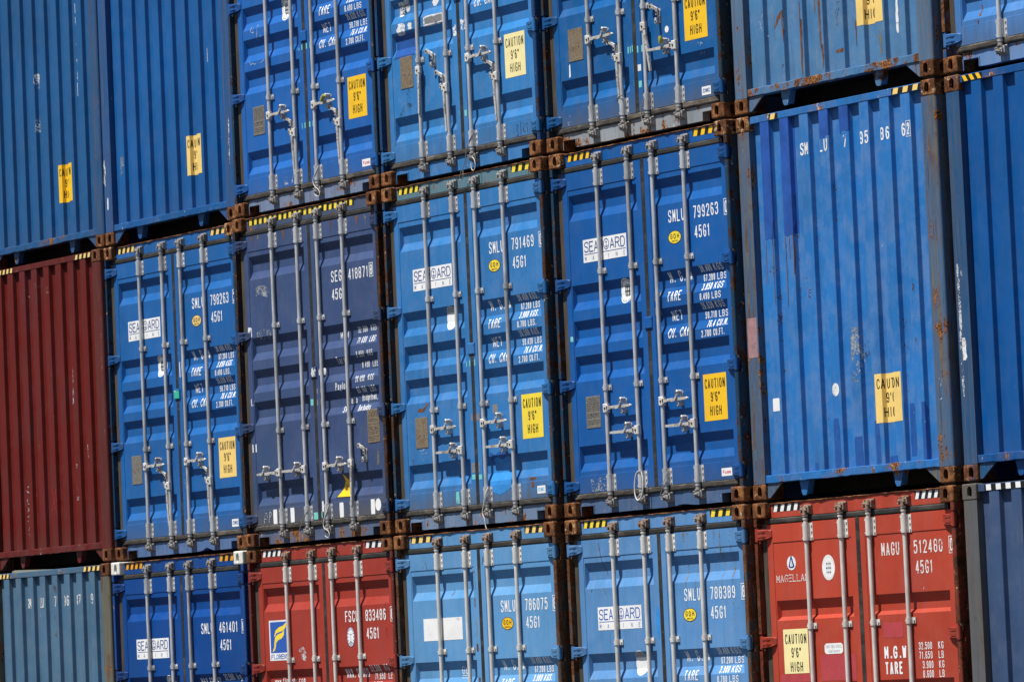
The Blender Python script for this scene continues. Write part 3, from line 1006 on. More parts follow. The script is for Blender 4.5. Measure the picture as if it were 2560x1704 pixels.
def make_door(side, recs):
    """one pressed door leaf as a height field with its edges turned back"""
    xl = [DXI, SEAM_C - .001, SEAM_C + .001, RX0, RX0 + RIN, RX1 - RIN, RX1, SEAM_X - .001, SEAM_X + .001, DXO]
    zl = [DZ0, SEAM_B - .001, SEAM_B + .001, SEAM_T - .001, SEAM_T + .001, DZ1]
    for r in recs:
        zl += list(r)
    zl = sorted(set(zl))
    q = MB()
    nx, nz = len(xl), len(zl)

    def hy(x, z):
        return door_y(x, z, recs)
    v = [(side * x, hy(x, z), z) for z in zl for x in xl]
    f = []
    for j in range(nz - 1):
        for i in range(nx - 1):
            a, b, c, d = j * nx + i, j * nx + i + 1, (j + 1) * nx + i + 1, (j + 1) * nx + i
            ya, yb, yc, yd = v[a][1], v[b][1], v[c][1], v[d][1]
            if abs(ya + yc - yb - yd) < 1e-6:
                f.append((a, b, c, d))
            elif abs(ya - yc) > abs(yb - yd):
                f += [(a, b, c), (a, c, d)]
            else:
                f += [(a, b, d), (b, c, d)]
    q.add(v, f)
    # turned edges
    r = [(DXI, DZ0), (DXO, DZ0), (DXO, DZ1), (DXI, DZ1)]
    v = [(side * x, YF, z) for x, z in r] + [(side * x, 0.118, z) for x, z in r]
    q.add(v, [(i, (i + 1) % 4, 4 + (i + 1) % 4, 4 + i) for i in range(4)])
    q.add([(side * x, 0.118, z) for x, z in r], [(0, 1, 2, 3)])
    return q.mesh('door', [])


DOOR = {(s, k): make_door(s, r) for s in (1, -1) for k, r in (('A', REC_A), ('B', REC_B))}


def make_header():
    q = MB()
    q.box(-1.0555, 1.0555, 0.055, 0.115, 2.7765, 2.884, 0, 0.003)
    return q.mesh('door_header', [])


HEADER = make_header()
q = MB()
n = 40
r = random.Random(3)
v = []
for i in range(n + 1):
    x = -1.052 + 2.104 * i / n
    dz = r.uniform(-.003, .0025)
    v += [(x, 0.045 + r.uniform(-.004, .003), 2.8835 + dz), (x, 0.110, 2.886), (x, 0.110, 2.892), (x, 0.046, 2.8895 + dz)]
f = []
for i in range(n):
    for k in range(4):
        f.append((4 * i + k, 4 * i + (k + 1) % 4, 4 * i + 4 + (k + 1) % 4, 4 * i + 4 + k))
q.add(v, f)
GUTTER = q.mesh('gutter_lip', [])


def make_sill(seed, dent=None):
    q = MB()
    r = random.Random(seed)
    bot = []
    N = 34
    for i in range(N + 1):
        x = -0.868 + 1.736 * i / N
        z = 0.014 + r.uniform(-.0015, .002)
        if dent:
            z += dent[1] * math.exp(-((x - dent[0]) / dent[2]) ** 2)
        bot.append((x, z))
    pts = [(-1.0555, 0.082), (-0.872, 0.082)] + bot + [(0.872, 0.082), (1.0555, 0.082), (1.0555, 0.1305), (-1.0555, 0.1305)]
    # strip of quads between bottom outline and top edge
    top = 0.1305
    low = pts[:-2]
    v = []
    for y in (0.0575, 0.125):
        for x, z in low:
            v += [(x, y, z), (x, y, top)]
    n = len(low)
    f = []
    for i in range(n - 1):
        f.append((2 * i, 2 * i + 2, 2 * i + 3, 2 * i + 1))
        f.append((2 * n + 2 * i, 2 * n + 2 * i + 1, 2 * n + 2 * i + 3, 2 * n + 2 * i + 2))
        f.append((2 * i, 2 * n + 2 * i, 2 * n + 2 * i + 2, 2 * i + 2))
        f.append((2 * i + 1, 2 * i + 3, 2 * n + 2 * i + 3, 2 * n + 2 * i + 1))
    q.add(v, f)
    # raised rims round the two lifting pockets
    for s in (-1, 1):
        a, b = sorted((s * 0.864, s * 1.0555))
        q.box(a, b, 0.0525, 0.0575, 0.081, 0.088)
        a, b = sorted((s * 0.864, s * 0.872))
        q.box(a, b, 0.0525, 0.0575, 0.016, 0.081)
        a, b = sorted((s * 1.046, s * 1.0555))
        q.box(a, b, 0.0525, 0.0575, 0.006, 0.081)
    # angle under the bottom gasket
    q.box(-1.1045, 1.1045, 0.066, 0.118, 0.1315, 0.1825)
    return q.mesh('door_sill', [])


SILLS = {}


def gasket_h(z0, z1, seed, x0=-1.104, x1=1.104, wob=0.002):
    q = MB()
    r = random.Random(seed)
    N = 46
    rows = []
    h = z1 - z0
    for i in range(N + 1):
        x = x0 + (x1 - x0) * i / N
        a, b, c = r.uniform(-wob, wob), r.uniform(-wob, wob), r.uniform(-wob, wob)
        rows.append([(x, 0.066, z0 + a), (x, 0.047 + c, z0 + h * .06 + a), (x, 0.0385 + c, z0 + h * .32 + a), (x, 0.044 + b, z0 + h * .50), (x, 0.0395 + b, z0 + h * .70 + b), (x, 0.045 + b, z1 - h * .05 + b), (x, 0.066, z1 + b)])
    m = len(rows[0])
    v = [p for rr in rows for p in rr]
    f = [(i * m + k, i * m + k + 1, (i + 1) * m + k + 1, (i + 1) * m + k) for i in range(N) for k in range(m - 1)]
    q.add(v, f, 0, True)
    return q.mesh('gasket', [])


GASK_T = gasket_h(2.7285, 2.7755, 5, wob=0.0008)
GASK_B = gasket_h(0.1315, 0.1825, 8, wob=0.0022)
q = MB()
q.extrude([(-.0235, .056), (-.020, .0435), (-.004, .0415), (0, .045), (.004, .0415), (.020, .0435), (.0235, .056)], 0.18, 2.735, 'z')
GASK_C = q.mesh('gasket', [])
GASK_S = {}
for s in (1, -1):
    q = MB()
    q.extrude([(s * 1.105, .0615), (s * 1.118, .052), (s * 1.130, .0475), (s * 1.145, .051), (s * 1.160, .0465), (s * 1.172, .0525), (s * 1.1755, .0615)], 0.18, 2.735, 'z')
    GASK_S[s] = q.mesh('gasket', [])
q = MB()
q.box(-0.050, 0.052, 0.032, 0.050, -0.046, 0.046, 0, 0.006)
q.cyl((0.043, 0.031, 0.03), 0.005, 0.004, 'y', 8, 1)
CPLATE = q.mesh('centre_plate', [])


def make_end_wall():
    q = MB()
    xs = [p[0] for p in EPROF]
    ys = [p[1] for p in EPROF]
    n = len(xs)
    v = []
    zz = [0.17, 0.8, 1.5, 2.2, 2.845]
    for z in zz:
        v += [(x, y, z) for x, y in zip(xs, ys)]
    f = [(j * n + i, j * n + i + 1, (j + 1) * n + i + 1, (j + 1) * n + i) for j in range(len(zz) - 1) for i in range(n - 1)]
    q.add(v, f)
    return q.mesh('end_wall', [])


ENDWALL = make_end_wall()
q = MB()
q.box(-1.0555, 1.0555, 0.0175, 0.090, 2.834, 2.887, 0, 0.003)
RAIL_T = q.mesh('top_rail', [])


def make_rail_b(seed):
    q = MB()
    r = random.Random(seed)
    N = 36
    rows = []
    for i in range(N + 1):
        x = -1.0555 + 2.111 * i / N
        a, b, c = r.uniform(-.003, .003), r.uniform(-.004, .002), r.uniform(-.0025, .0015)
        rows.append([(x, 0.095, 0.124), (x, 0.014 + c, 0.122 + b), (x, 0.011 + c, 0.126 + b), (x, 0.011 + a * .4, 0.176 + a), (x, 0.014, 0.181 + a), (x, 0.095, 0.183)])
    m = 6
    v = [p for rr in rows for p in rr]
    f = [(i * m + k, i * m + (k + 1) % m, (i + 1) * m + (k + 1) % m, (i + 1) * m + k) for i in range(N) for k in range(m)]
    q.add(v, f)
    return q.mesh('bottom_rail', [])


RAIL_B = [make_rail_b(i) for i in range(8)]
q = MB()
q.prism_xz([(-0.022, 0.012), (0.014, 0.012), (0.024, 0.024), (0.062, 0.124), (-0.062, 0.124), (-0.036, 0.03)], 0.045, 0.062, 0)
q.prism_xz([(0.020, 0.020), (0.026, 0.020), (0.060, 0.124), (0.052, 0.124)], 0.062, 0.10, 0)
FOOT = q.mesh('tunnel_bracket', [])
GUSSET = {}
for s in (1, -1):
    q = MB()
    q.prism_xz([(s * 1.056, 0.012), (s * 1.056, 0.121), (s * 0.872, 0.121), (s * 0.885, 0.112), (s * 1.028, 0.012)], 0.022, 0.034)
    GUSSET[s] = q.mesh('gusset', [])

# ------------------------------------------------------------------ prints
def P(quads, mi):
    return [(pts, lay, mi) for pts, lay in quads]


def caution(parent, x0, z1, surf, recs, mat='yellow', w=0.302, h=0.357, wide=0.50, nm='caution_sticker', heavy=0.115):
    z0 = z1 - h
    if surf == 'end':
        surf = ('arc', x0)
    kx = w / .302
    pol = [(rect(x0, z0, x0 + w, z1), 0, 0)]
    for txt, zz, fw in (('CAUTION', z1 - 0.110, 0.262), ("9'6\"", z1 - 0.212, 0.118), ('HIGH', z1 - 0.318, 0.150)):
        for pts, lay in text_quads(txt, x0 + (w - fw * kx) / 2, zz, 0.074, wide, 0.22, heavy, fit=fw * kx):
            pol.append((pts, lay + 2, 1))
    return decal(nm, parent, pol, [MAT[mat], MAT['black']], surf, recs)


def hazard(parent, x0, x1, z0, z1, y, a, b, n, slant=0.35, flip=1, yoff=0.0012):
    pol = [(rect(x0, z0, x1, z1), 0, 0)]
    st = (x1 - x0) / n
    sl = (z1 - z0) * slant * flip
    for i in range(n + 1):
        xa = x0 + st * (i + .18)
        pts = [(xa - sl / 2, z0), (xa + st * .5 - sl / 2, z0), (xa + st * .5 + sl / 2, z1), (xa + sl / 2, z1)]
        pts = [(min(max(px, x0), x1), pz) for px, pz in pts]
        if pts[1][0] - pts[0][0] > .004 or pts[2][0] - pts[3][0] > .004:
            pol.append((pts, 1, 1))
    return decal('hazard_stripe', parent, pol, [MAT[b], MAT[a]], y, None, yoff)


def letters(parent, items, recs, surf='door', mat='letter', nm='lettering'):
    for it in items:
        txt, x, z, h = it[:4]
        kw = it[4] if len(it) > 4 else {}
        decal(nm, parent, P(text_quads(txt, x, z, h, **kw), 0), [MAT[mat]], surf, recs)


def boxed(x0, z0, x1, z1, ch, w=0.0055):
    q = []
    for r in (rect(x0, z0, x1, z0 + w), rect(x0, z1 - w, x1, z1), rect(x0, z0 + w, x0 + w, z1 - w), rect(x1 - w, z0 + w, x1, z1 - w)):
        q.append((r, 0))
    q += text_quads(ch, x0 + .013, z0 + .015, z1 - z0 - .03, fit=x1 - x0 - .026, sw=.13)
    return q


def number_block(door, recs, prefix, num, check, px=0.322, top=2.292, mat='letter', h=0.096, gx=0.656, ge=0.984, bx=1.064, code_x=0.662, code_top=2.139):
    for tq in (text_quads(prefix, px, top - h, h, fit=0.214, sw=.114), text_quads(num, gx, top - h, h, fit=ge - gx, sw=.114),
               boxed(bx, top - .112, bx + .062, top + .013, check), text_quads('45G1', code_x, code_top - h, h, fit=0.200, sw=.114)):
        decal('lettering', door, P(tq, 0), [MAT[mat]], 'door', recs)


def weights(door, recs, a, b, dot='.', mat='letter'):
    """a, b: (kgs, lbs) of tare and net"""
    L = [('M. G. W', 0.262, 1.735, 0.084, dict(fit=0.30, sw=.12, wid=.42)), ('TARE', 0.252, 1.590, 0.078, dict(fit=0.185, sw=.12)),
         ('NET', 0.270, 1.440, 0.078, dict(fit=0.140, sw=.12)), ('CU. CAP.', 0.246, 1.308, 0.076, dict(fit=0.315, sw=.12))]
    col = [('30.480', 'KGS' + dot, 1.778), ('67.200', 'LBS' + dot, 1.706), (a[0], 'KGS' + dot, 1.637), (a[1], 'LBS' + dot, 1.564),
           (b[0], 'KGS' + dot, 1.493), (b[1], 'LBS' + dot, 1.420), ('76.4', 'CU.M.', 1.351), ('2.700', 'CU.FT.', 1.280)]
    for i, (n1, u, z) in enumerate(col):
        w = 0.148 if len(n1) > 5 else (0.128 if len(n1) > 4 else 0.098)
        x = 0.690 + (0.018 if i in (1, 5) else 0.0) + (0.020 if i in (2, 6) else 0.0) + (0.045 if i == 6 else 0)
        L.append((n1, x, z, 0.053, dict(fit=w, sw=.14)))
        L.append((u, x + w + 0.030, z, 0.053, dict(fit=0.118 if len(u) < 5 else 0.140, sw=.14)))
    letters(door, L, recs, mat=mat)


def liner_logo(door, recs, x0=-0.868, z1=2.180, ink='navy_print'):
    w, h = 0.606, 0.181
    z0 = z1 - h
    pol = [(rect(x0, z0, x0 + w, z1), 0, 0)]
    tq = text_quads('SEAB', x0 + .018, z0 + .078, .086, .62, .10, .115, fit=.262)
    pol += [(p, l + 1, 1) for p, l in tq]
    cx, cz = x0 + .325, z0 + .122
    ring = ellipse(cx, cz, .040, .045, 24)
    rin = ellipse(cx, cz, .032, .037, 24)
    for i in range(24):
        j = (i + 1) % 24
        pol.append(([ring[i], ring[j], rin[j], rin[i]], 1, 1))
    pol += [(rect(cx - .003, cz - .030, cx + .003, cz + .028), 2, 1), (rect(cx - .014, cz + .012, cx + .014, cz + .017), 3, 1)]
    for k in range(8):
        a0, a1 = math.pi * (1.15 + .7 * k / 8), math.pi * (1.15 + .7 * (k + 1) / 8)
        pol.append(([(cx + .024 * math.cos(a0), cz + .026 * math.sin(a0)), (cx + .024 * math.cos(a1), cz + .026 * math.sin(a1)), (cx + .018 * math.cos(a1), cz + .020 * math.sin(a1)), (cx + .018 * math.cos(a0), cz + .020 * math.sin(a0))], 4, 1))
    pol += [(p, l + 1, 1) for p, l in text_quads('ARD', x0 + .375, z0 + .078, .086, .62, .10, .115, fit=.212)]
    pol.append((rect(x0 + .016, z0 + .061, x0 + w - .012, z0 + .067), 1, 1))
    for i, ch in enumerate('MARINE'):
        pol += [(p, l + 1, 1) for p, l in text_quads(ch, x0 + .020 + i * .1085, z0 + .012, .036, .62, .1, .12)]
    return decal('logo_sign', door, pol, [MAT['white'], MAT[ink]], 'door', recs)


def goh(door, recs, cx=0.396, cz=2.078, mat='yellow_lemon'):
    pol = [(ellipse(cx, cz, .088, .052), 0, 1), (ellipse(cx, cz, .081, .047), 1, 0)]
    pol += [(p, l + 2, 1) for p, l in text_quads('GOH', cx - .058, cz - .012, .040, .5, .3, .16, fit=.116)]
    pol += [(p, l + 2, 1) for p, l in text_quads('COMPATIBLE', cx - .044, cz - .036, .014, .5, .2, .13, fit=.088)]
    return decal('oval_sticker', door, pol, [MAT[mat], MAT['black']], 'door', recs)


def seal(door, recs, cx=-0.322, cz=1.731, rx=.088, rz=.098, blank=False, mats=('white', 'grey_mid')):
    pol = [(ellipse(cx, cz, rx, rz, 36), 0, 0)]
    if not blank:
        def arcring(r0, r1, a0, a1, n, mi):
            for k in range(n):
                b0, b1 = a0 + (a1 - a0) * k / n, a0 + (a1 - a0) * (k + .62) / n
                pol.append(([(cx + rx * r1 * math.cos(b0), cz + rz * r1 * math.sin(b0)), (cx + rx * r1 * math.cos(b1), cz + rz * r1 * math.sin(b1)), (cx + rx * r0 * math.cos(b1), cz + rz * r0 * math.sin(b1)), (cx + rx * r0 * math.cos(b0), cz + rz * r0 * math.sin(b0))], 1, mi))
        arcring(.80, .93, .25, math.pi - .25, 15, 1)
        arcring(.80, .93, math.pi + .5, 2 * math.pi - .5, 9, 1)
        for dx, dz, w, h in ((-.36, -.45, .16, .9), (-.10, -.55, .14, 1.1), (.16, -.5, .2, 1.0), (-.42, -.1, .9, .12), (-.38, .25, .8, .10), (-.3, -.42, .7, .10)):
            pol.append((rect(cx + dx * rx, cz + dz * rz, cx + (dx + w) * rx, cz + (dz + h) * rz), 2, 1))
    else:
        n = 20
        up = [(cx + rx * .97 * math.cos(math.pi * i / n), cz + rz * .97 * math.sin(math.pi * i / n)) for i in range(n + 1)]
        up = [p for p in up if p[1] > cz + rz * .42]
        pol.append((up, 1, 1))
    return decal('round_sticker', door, pol, [MAT[mats[0]], MAT[mats[1]]], 'door', recs)


def data_plate(door, recs, x0=-0.924, z0=0.690, w=0.198, h=0.252, engraved=True, mat='plate', side='door'):
    q = MB()
    y = YP
    q.box(x0, x0 + w, y - 0.004, y + 0.001, z0, z0 + h, 0, 0.0015)
    if engraved:
        r = random.Random(int(x0 * 1000) + int(z0 * 997))
        zz = z0 + h - .022
        while zz > z0 + .012:
            xx = x0 + .012 + (r.uniform(0, .04) if zz > z0 + h - .06 else 0)
            while xx < x0 + w - .02:
                ww = r.uniform(.01, .045)
                e = min(xx + ww, x0 + w - .012)
                q.add([(xx, y - .0046, zz), (e, y - .0046, zz), (e, y - .0046, zz + .0052), (xx, y - .0046, zz + .0052)], [(0, 1, 2, 3)], 1)
                xx = e + r.uniform(.004, .016)
            zz -= .0135 if r.random() > .2 else .026
    for bx in (x0 + w * .36, x0 + w * .70):
        q.cyl((bx, y - .005, z0 + h * .42), .0045, .003, 'y', 8, 2)
    return link('data_plate', q.mesh('data_plate', [MAT[mat], MAT['plate_ink'], MAT['bolt']]), door)


def patch(parent, recs, pts, mat, surf='door', nm='paint_patch', off=0.0011):
    return decal(nm, parent, [(pts, 0, 0)], [MAT[mat]], surf, recs, off)


def scribble(parent, recs, strokes, w=0.006, mat='chalk', surf='door', nm='chalk_mark'):
    pol = []
    for i, s in enumerate(strokes):
        for kq, qd in enumerate(ribbon(chaikin(s, 2) if len(s) > 2 else s, w)):
            pol.append((qd, i % 3 + (kq % 4) * 0.2, 0))
    return decal(nm, parent, pol, [MAT[mat]], surf, recs, 0.0016)


def maker_tag(door, recs, x0, z0, w, h, txt, ink):
    pol = [(rect(x0, z0, x0 + w, z0 + h), 0, 0)]
    pol += [(p, l + 1, 1) for p, l in text_quads(txt, x0 + w * .12, z0 + h * .28, h * .48, .62, .12, .2, fit=w * .76)]
    return decal('maker_sticker', door, pol, [MAT['white'], MAT[ink]], 'door', recs)


# ------------------------------------------------------------------ containers
PX, STACK = 2.48689, 2.91523
OFF = {(0, 0): (-7.465, -.060), (0, 1): (-7.453, -.036), (0, 2): (-7.441, .010), (1, 0): (-5.007, -.046), (1, 1): (-5.035, .011), (1, 2): (-4.991, .018),
       (2, 0): (-2.486, -.054), (2, 1): (-2.479, -.071), (2, 2): (-2.470, -.041), (3, 0): (.025, -.081), (3, 1): (.034, -.065), (3, 2): (.023, -.052),
       (4, 0): (2.510, -.016), (4, 1): (2.509, -.012), (4, 2): (2.480, -.006), (5, 0): (4.961, .054), (5, 1): (4.962, .067), (5, 2): (4.971, .059),
       (6, 0): (7.457, .086), (6, 1): (7.448, .117), (6, 2): (7.445, .119)}
K = 1.13   # the photograph's lit flats over their base colour


def alb(c):
    v = lin(c)
    if c[0] < 60:                        # the deep blues lean a little to cyan
        v = (v[0] * .80, v[1] * 1.06, v[2] * .97)
    return tuple(min(.9, x / K) for x in v)


def shell(key, rgb, label, fade=.25, dirt=.3, rust=.08, chips=.1, frame_rust=.35, cast=.75, cast_light=.4, cast_rgb=None, streak=0.0, grime=.5, frame_rgb=None, cast_bottom=None):
    c, r = key
    x, y = OFF[key]
    root = bpy.data.objects.new('shipping_container', None)
    COL.objects.link(root)
    root.empty_display_size = 0.3
    root.location = (x, y, r * STACK)
    root['label'] = label
    root['category'] = 'container'
    root['group'] = 'shipping containers stacked in a wall'
    seed = 1 + c * 3 + r * 7.3
    z0 = r * STACK
    body = paint('container_paint', rgb, seed, fade, dirt, rust, chips, z0, grime, streak)
    fr = paint('frame_paint', frame_rgb or tuple(v * .85 for v in rgb), seed + 40, fade, dirt + .25, frame_rust, chips + .25, z0 - 5, 0, .25)
    ca = rusty('casting_steel', cast_rgb or tuple(v * .7 for v in rgb), seed, cast, cast_light)
    cb = rusty('casting_steel', cast_rgb or tuple(v * .7 for v in rgb), seed + 5, cast if cast_bottom is None else cast_bottom, cast_light * .35)
    for sx in (1, -1):
        for sy in (1, -1):
            m = with_mats(CAST_V[(sx, sy)], [cb])
            link('corner_casting', m, root)
            link('corner_casting', with_mats(CAST_V[(sx, sy)], [ca]), root, (0, 0, 2.896 - .118))
            if r:
                link('twist_lock', TW[(sx, sy)], root)
        link('side_wall', with_mats(SIDE[sx], [body]), root)
    link('corner_post', with_mats(POST_R1, [fr]), root)
    link('corner_post', with_mats(POST_R0, [fr]), root)
    link('roof', with_mats(ROOF, [body]), root)
    link('floor', FLOOR, root)
    link('rear_wall', with_mats(REAR, [body]), root)
    return root, body, fr


def doors(key, rgb, label, kind='A', rods='galv', handles='RLRL', hub_z=(0.83, 0.632, 0.83, 0.632), hz=('yellow', 'black'), hz_full=False, hz_n=(4, 3),
          post_rust=.55, sill_rust=.25, dent=None, cam='cam', plate_mat=None, top_rust=0.1, post_rgb=None, sill_mix=.35, sill_grey=(.25, .28, .31), head_rgb=None, **kw):
    root, body, fr = shell(key, rgb, label, **kw)
    seed = key[0] * 5 + key[1] * 13
    recs = REC_A if kind == 'A' else REC_B
    z0 = key[1] * STACK
    po = rusty('post_steel', post_rgb or tuple(v * .45 for v in rgb), seed + 3, post_rust * .62, 0.06, .95 if post_rust > .75 else .6 if post_rust > .6 else .42)
    for s in (1, -1):
        link('corner_post', with_mats(POST_D[s], [po]), root)
    hd = paint('header_paint', head_rgb or rgb, seed + 70, .35, .45, top_rust + .1, .3, z0 - 5, 0, .3)
    header = link('door_header', with_mats(HEADER, [hd]), root)
    lip = rusty('gutter_steel', tuple(v * .5 for v in rgb), seed + 9, .8, .15)
    link('gutter_lip', with_mats(GUTTER, [lip]), root)
    if hz_full:
        hazard(header, -1.015, 0.775, 2.823, 2.874, 0.055, hz[0], hz[1], 21, .12)
    else:
        hazard(header, -1.028, -0.690, 2.822, 2.876, 0.055, hz[0], hz[1], hz_n[0])
        hazard(header, 0.706, 0.998, 2.822, 2.876, 0.055, hz[0], hz[1], hz_n[1])
    si = paint('sill_paint', tuple(v * (1 - sill_mix) + g_ * sill_mix for v, g_ in zip(rgb, sill_grey)), seed + 90, .75, .8, sill_rust + .14, .55, z0 - 5, 0, .35)
    link('door_sill', with_mats(make_sill(seed, dent), [si]), root)
    link('gasket', with_mats(GASK_T, [MAT['rubber']]), root)
    link('gasket', with_mats(GASK_B, [MAT['rubber_old']]), root)
    leaf = {}
    hm = paint('hinge_paint', tuple(v * .72 for v in rgb), seed + 21, .3, .6, .2, .35, z0 - 5, 0)
    for s, nm in ((-1, 'L'), (1, 'R')):
        d = link('door', with_mats(DOOR[(s, kind)], [body]), root, (DX, 0, 0))
        leaf[nm] = d
        for z in HZ:
            link('hinge', with_mats(HINGE[s], [hm, hm]), d, (-DX, 0, z))
        link('gasket', with_mats(GASK_S[s], [MAT['rubber_v']]), d, (-DX, 0, 0))
    link('gasket', with_mats(GASK_C, [MAT['rubber']]), leaf['R'])
    link('centre_plate', with_mats(CPLATE, [body, MAT['bolt']]), leaf['L'], (0, 0, 1.452))
    RX = (-0.584, -0.154, 0.184, 0.606)
    rm = MAT[rods]
    cz = 1.912 if kind == 'A' else 1.955
    rods_o = []
    cm = {'cam': [MAT['cam'], body if cam == 'cam' else MAT['cam_rust'], MAT['bolt']], 'rust': [MAT['cam_rust'], MAT['cam_rust'], MAT['bolt']]}[cam]
    for i, x in enumerate(RX):
        rod = link('locking_rod', with_mats(ROD, [rm]), root, (x, 0, 0))
        rods_o.append(rod)
        link('bearing_bracket', with_mats(BRACKET, [rm, MAT['bolt']]), rod, (0, 0, 2.654))
        link('bearing_bracket', with_mats(BRACKET, [rm, MAT['bolt']]), rod, (0, 0, 0.246))
        for z in (cz, 0.993):
            link('rod_clip', with_mats(CLIP, [rm, MAT['bolt']]), rod, (0, 0, z))
        link('cam_lock', with_mats(CAM_T, cm), rod, (0, 0, 2.762))
        link('cam_lock', with_mats(CAM_B, [MAT['cam'], MAT['cam_rust'], MAT['bolt']]), rod, (0, 0, 0.148))
        h = handles[i]
        z = hub_z[i]
        sgn = 1 if h in 'Rr' else -1
        if h in 'RL':
            hub = link('handle_hub', HUB, rod, (0, 0, z), None if h == 'R' else (0, 0, 0))
            if h == 'L':
                hub.rotation_euler = (0, math.pi, 0)
                hub.location = (0, 2 * 0.012, z)
                hub.data = HUB_L
            link('handle', HANDLE if h == 'R' else HANDLE_L, rod, (0, 0, z))
            if h == 'L':
                hub.rotation_euler = (0, 0, 0)
                hub.location = (0, 0, z)
            link('handle_catch', CATCH, leaf['L' if i < 2 else 'R'], (x + sgn * (0.237 if i % 2 == 0 else 0.135) - DX, 0, z + .004))
        else:
            side = -1 if h in 'dD' else 1
            hub = link('handle_hub', HUB_L if side < 0 else HUB, rod, (0, 0, z))
            link('handle', HANDLE_D, rod, (side * 0.030, 0.004, z), (0, 0.06 * side, 0) if h != 'T' else (0, -0.16, 0))
            link('handle_catch', CATCH_O, leaf['L' if i < 2 else 'R'], (x + (-0.075 if side < 0 else 0.22 if h == 'U' else 0.19) - DX, 0, z + .055))
    return root, leaf, recs, header, rods_o


def mirror_x(mesh, nm):
    m = mesh.copy()
    m.name = nm
    for v in m.vertices:
        v.co.x = -v.co.x
    m.flip_normals()
    return m


HUB_L = mirror_x(HUB, 'handle_hub')
HANDLE_L = mirror_x(HANDLE, 'handle')
HANDLE_D = HANDLE.copy()
for v in HANDLE_D.vertices:
    v.co = (v.co.z, v.co.y, -v.co.x)


def endwall(key, rgb, label, hz=('yellow_pale', 'black'), hz_seg=((-1.03, -.69, 4), (.70, 1.04, 4)), post_rust=.3, rail_rust=.3, flip=1, slant=.35, post_rgb=None, weather=.35, **kw):
    root, body, fr = shell(key, rgb, label, **kw)
    seed = key[0] * 5 + key[1] * 13
    z0 = key[1] * STACK
    po = paint('post_paint', post_rgb or tuple(v * .8 + .006 for v in rgb), seed + 3, .3, .7, post_rust, .35, z0 - 5, 0, .55, weather=weather)
    for s in (1, -1):
        link('corner_post', with_mats(POST_E[s], [po]), root)
        link('gusset', with_mats(GUSSET[s], [po]), root)
    wall = link('end_wall', with_mats(ENDWALL, [body]), root)
    ra = paint('rail_paint', tuple(v * .9 for v in rgb), seed + 50, .35, .6, rail_rust + .12, .6, z0 - 5, 0, .1)
    top = link('top_rail', with_mats(RAIL_T, [ra]), root)
    link('bottom_rail', with_mats(RAIL_B[(key[0] + 3 * key[1]) % 8], [ra]), root)
    for x in (-0.622, 0.520):
        link('tunnel_bracket', with_mats(FOOT, [ra]), root, (x, 0, 0))
    for a, b, n in hz_seg:
        hazard(top, a, b, 2.839, 2.881, 0.0175, hz[0], hz[1], n, slant, flip)
    return root, wall, top


def stack_text(wall, chars, x, ztop, h, pitch, mat='letter', box_last=True, w=.058):
    z = ztop
    for ch in chars:
        if ch != ' ':
            decal('lettering', wall, P(text_quads(ch, x - w / 2, z - h, h, fit=w, sw=.114), 0), [MAT[mat]], 'end', None)
        z -= pitch
    if box_last:
        decal('lettering', wall, P(boxed(x - w * .62, z - h - .01, x + w * .62, z + .015, '1'), 0), [MAT[mat]], 'end', None)


# ===== middle row =====
# 799263
r, L, rec, hd, rods = doors((4, 1), alb((20.8, 90.2, 171.9)), 'clean royal blue container with white number 799263 on its right door',
                            fade=.18, dirt=.22, rust=-.15, chips=-.3, grime=.25, post_rust=.62, sill_rust=.12, sill_mix=.6, sill_grey=(.10, .14, .19), cast_light=.95, cast=.8, dent=(0.35, .012, .1), hz=('yellow', 'black'), hz_n=(4, 3), post_rgb=(.012, .05, .10))
number_block(L['R'], rec, 'SMLU', '799263', '0')
weights(L['R'], rec, ('3.850', '8.490'), ('26.630', '58.710'), '')
liner_logo(L['L'], rec)
goh(L['R'], rec)
seal(L['L'], rec)
data_plate(L['L'], rec)
caution(L['R'], .683, .994, 'door', rec, 'yellow')
maker_tag(L['R'], rec, .876, .208, .136, .060, 'Fuwa', 'red_print')
patch(L['L'], rec, rect(-1.098, 1.392, -1.062, 1.432), 'teal', nm='tape')
patch(L['L'], rec, rect(-1.062, 1.392, -1.04, 1.425), 'white_worn', nm='tape')
patch(L['L'], rec, jag(-.90, .19, -.62, .30, 4), 'silver', nm='scuff_mark')
patch(L['R'], rec, rect(.09, 1.61, .15, 1.68), 'greyscrap', nm='tape')
patch(L['R'], rec, rect(.09, 1.50, .15, 1.56), 'greyscrap', nm='tape')
ROOT41 = r
# 791469
r, L, rec, hd, rods = doors((3, 1), alb((56.9, 122.4, 197.5)), 'faded blue container with white number 791469 and a cyan repaint patch low down',
                            fade=.45, dirt=.4, rust=.05, chips=.15, grime=.6, post_rust=.70, sill_rust=.35, sill_mix=.55, head_rgb=(.10, .21, .27), cast_light=.5, cast=.9, hz=('yellow_lemon', 'black'), top_rust=.3, post_rgb=(.02, .05, .085))
number_block(L['R'], rec, 'SMLU', '791469', '0')
weights(L['R'], rec, ('3.980', '8.780'), ('26.500', '58.420'), '.')
liner_logo(L['L'], rec, -.862, 2.178, 'navy_print')
goh(L['R'], rec, .39, 2.096)
seal(L['L'], rec, -.322, 1.731, blank=True, mats=('white', 'grey_print'))
data_plate(L['L'], rec, -.920, .690, .190, .254, False, 'plate_warm')
caution(L['R'], .702, 1.022, 'door', rec, 'yellow_lemon')
maker_tag(L['R'], rec, .884, .216, .118, .062, 'CIMC', 'sky_print')
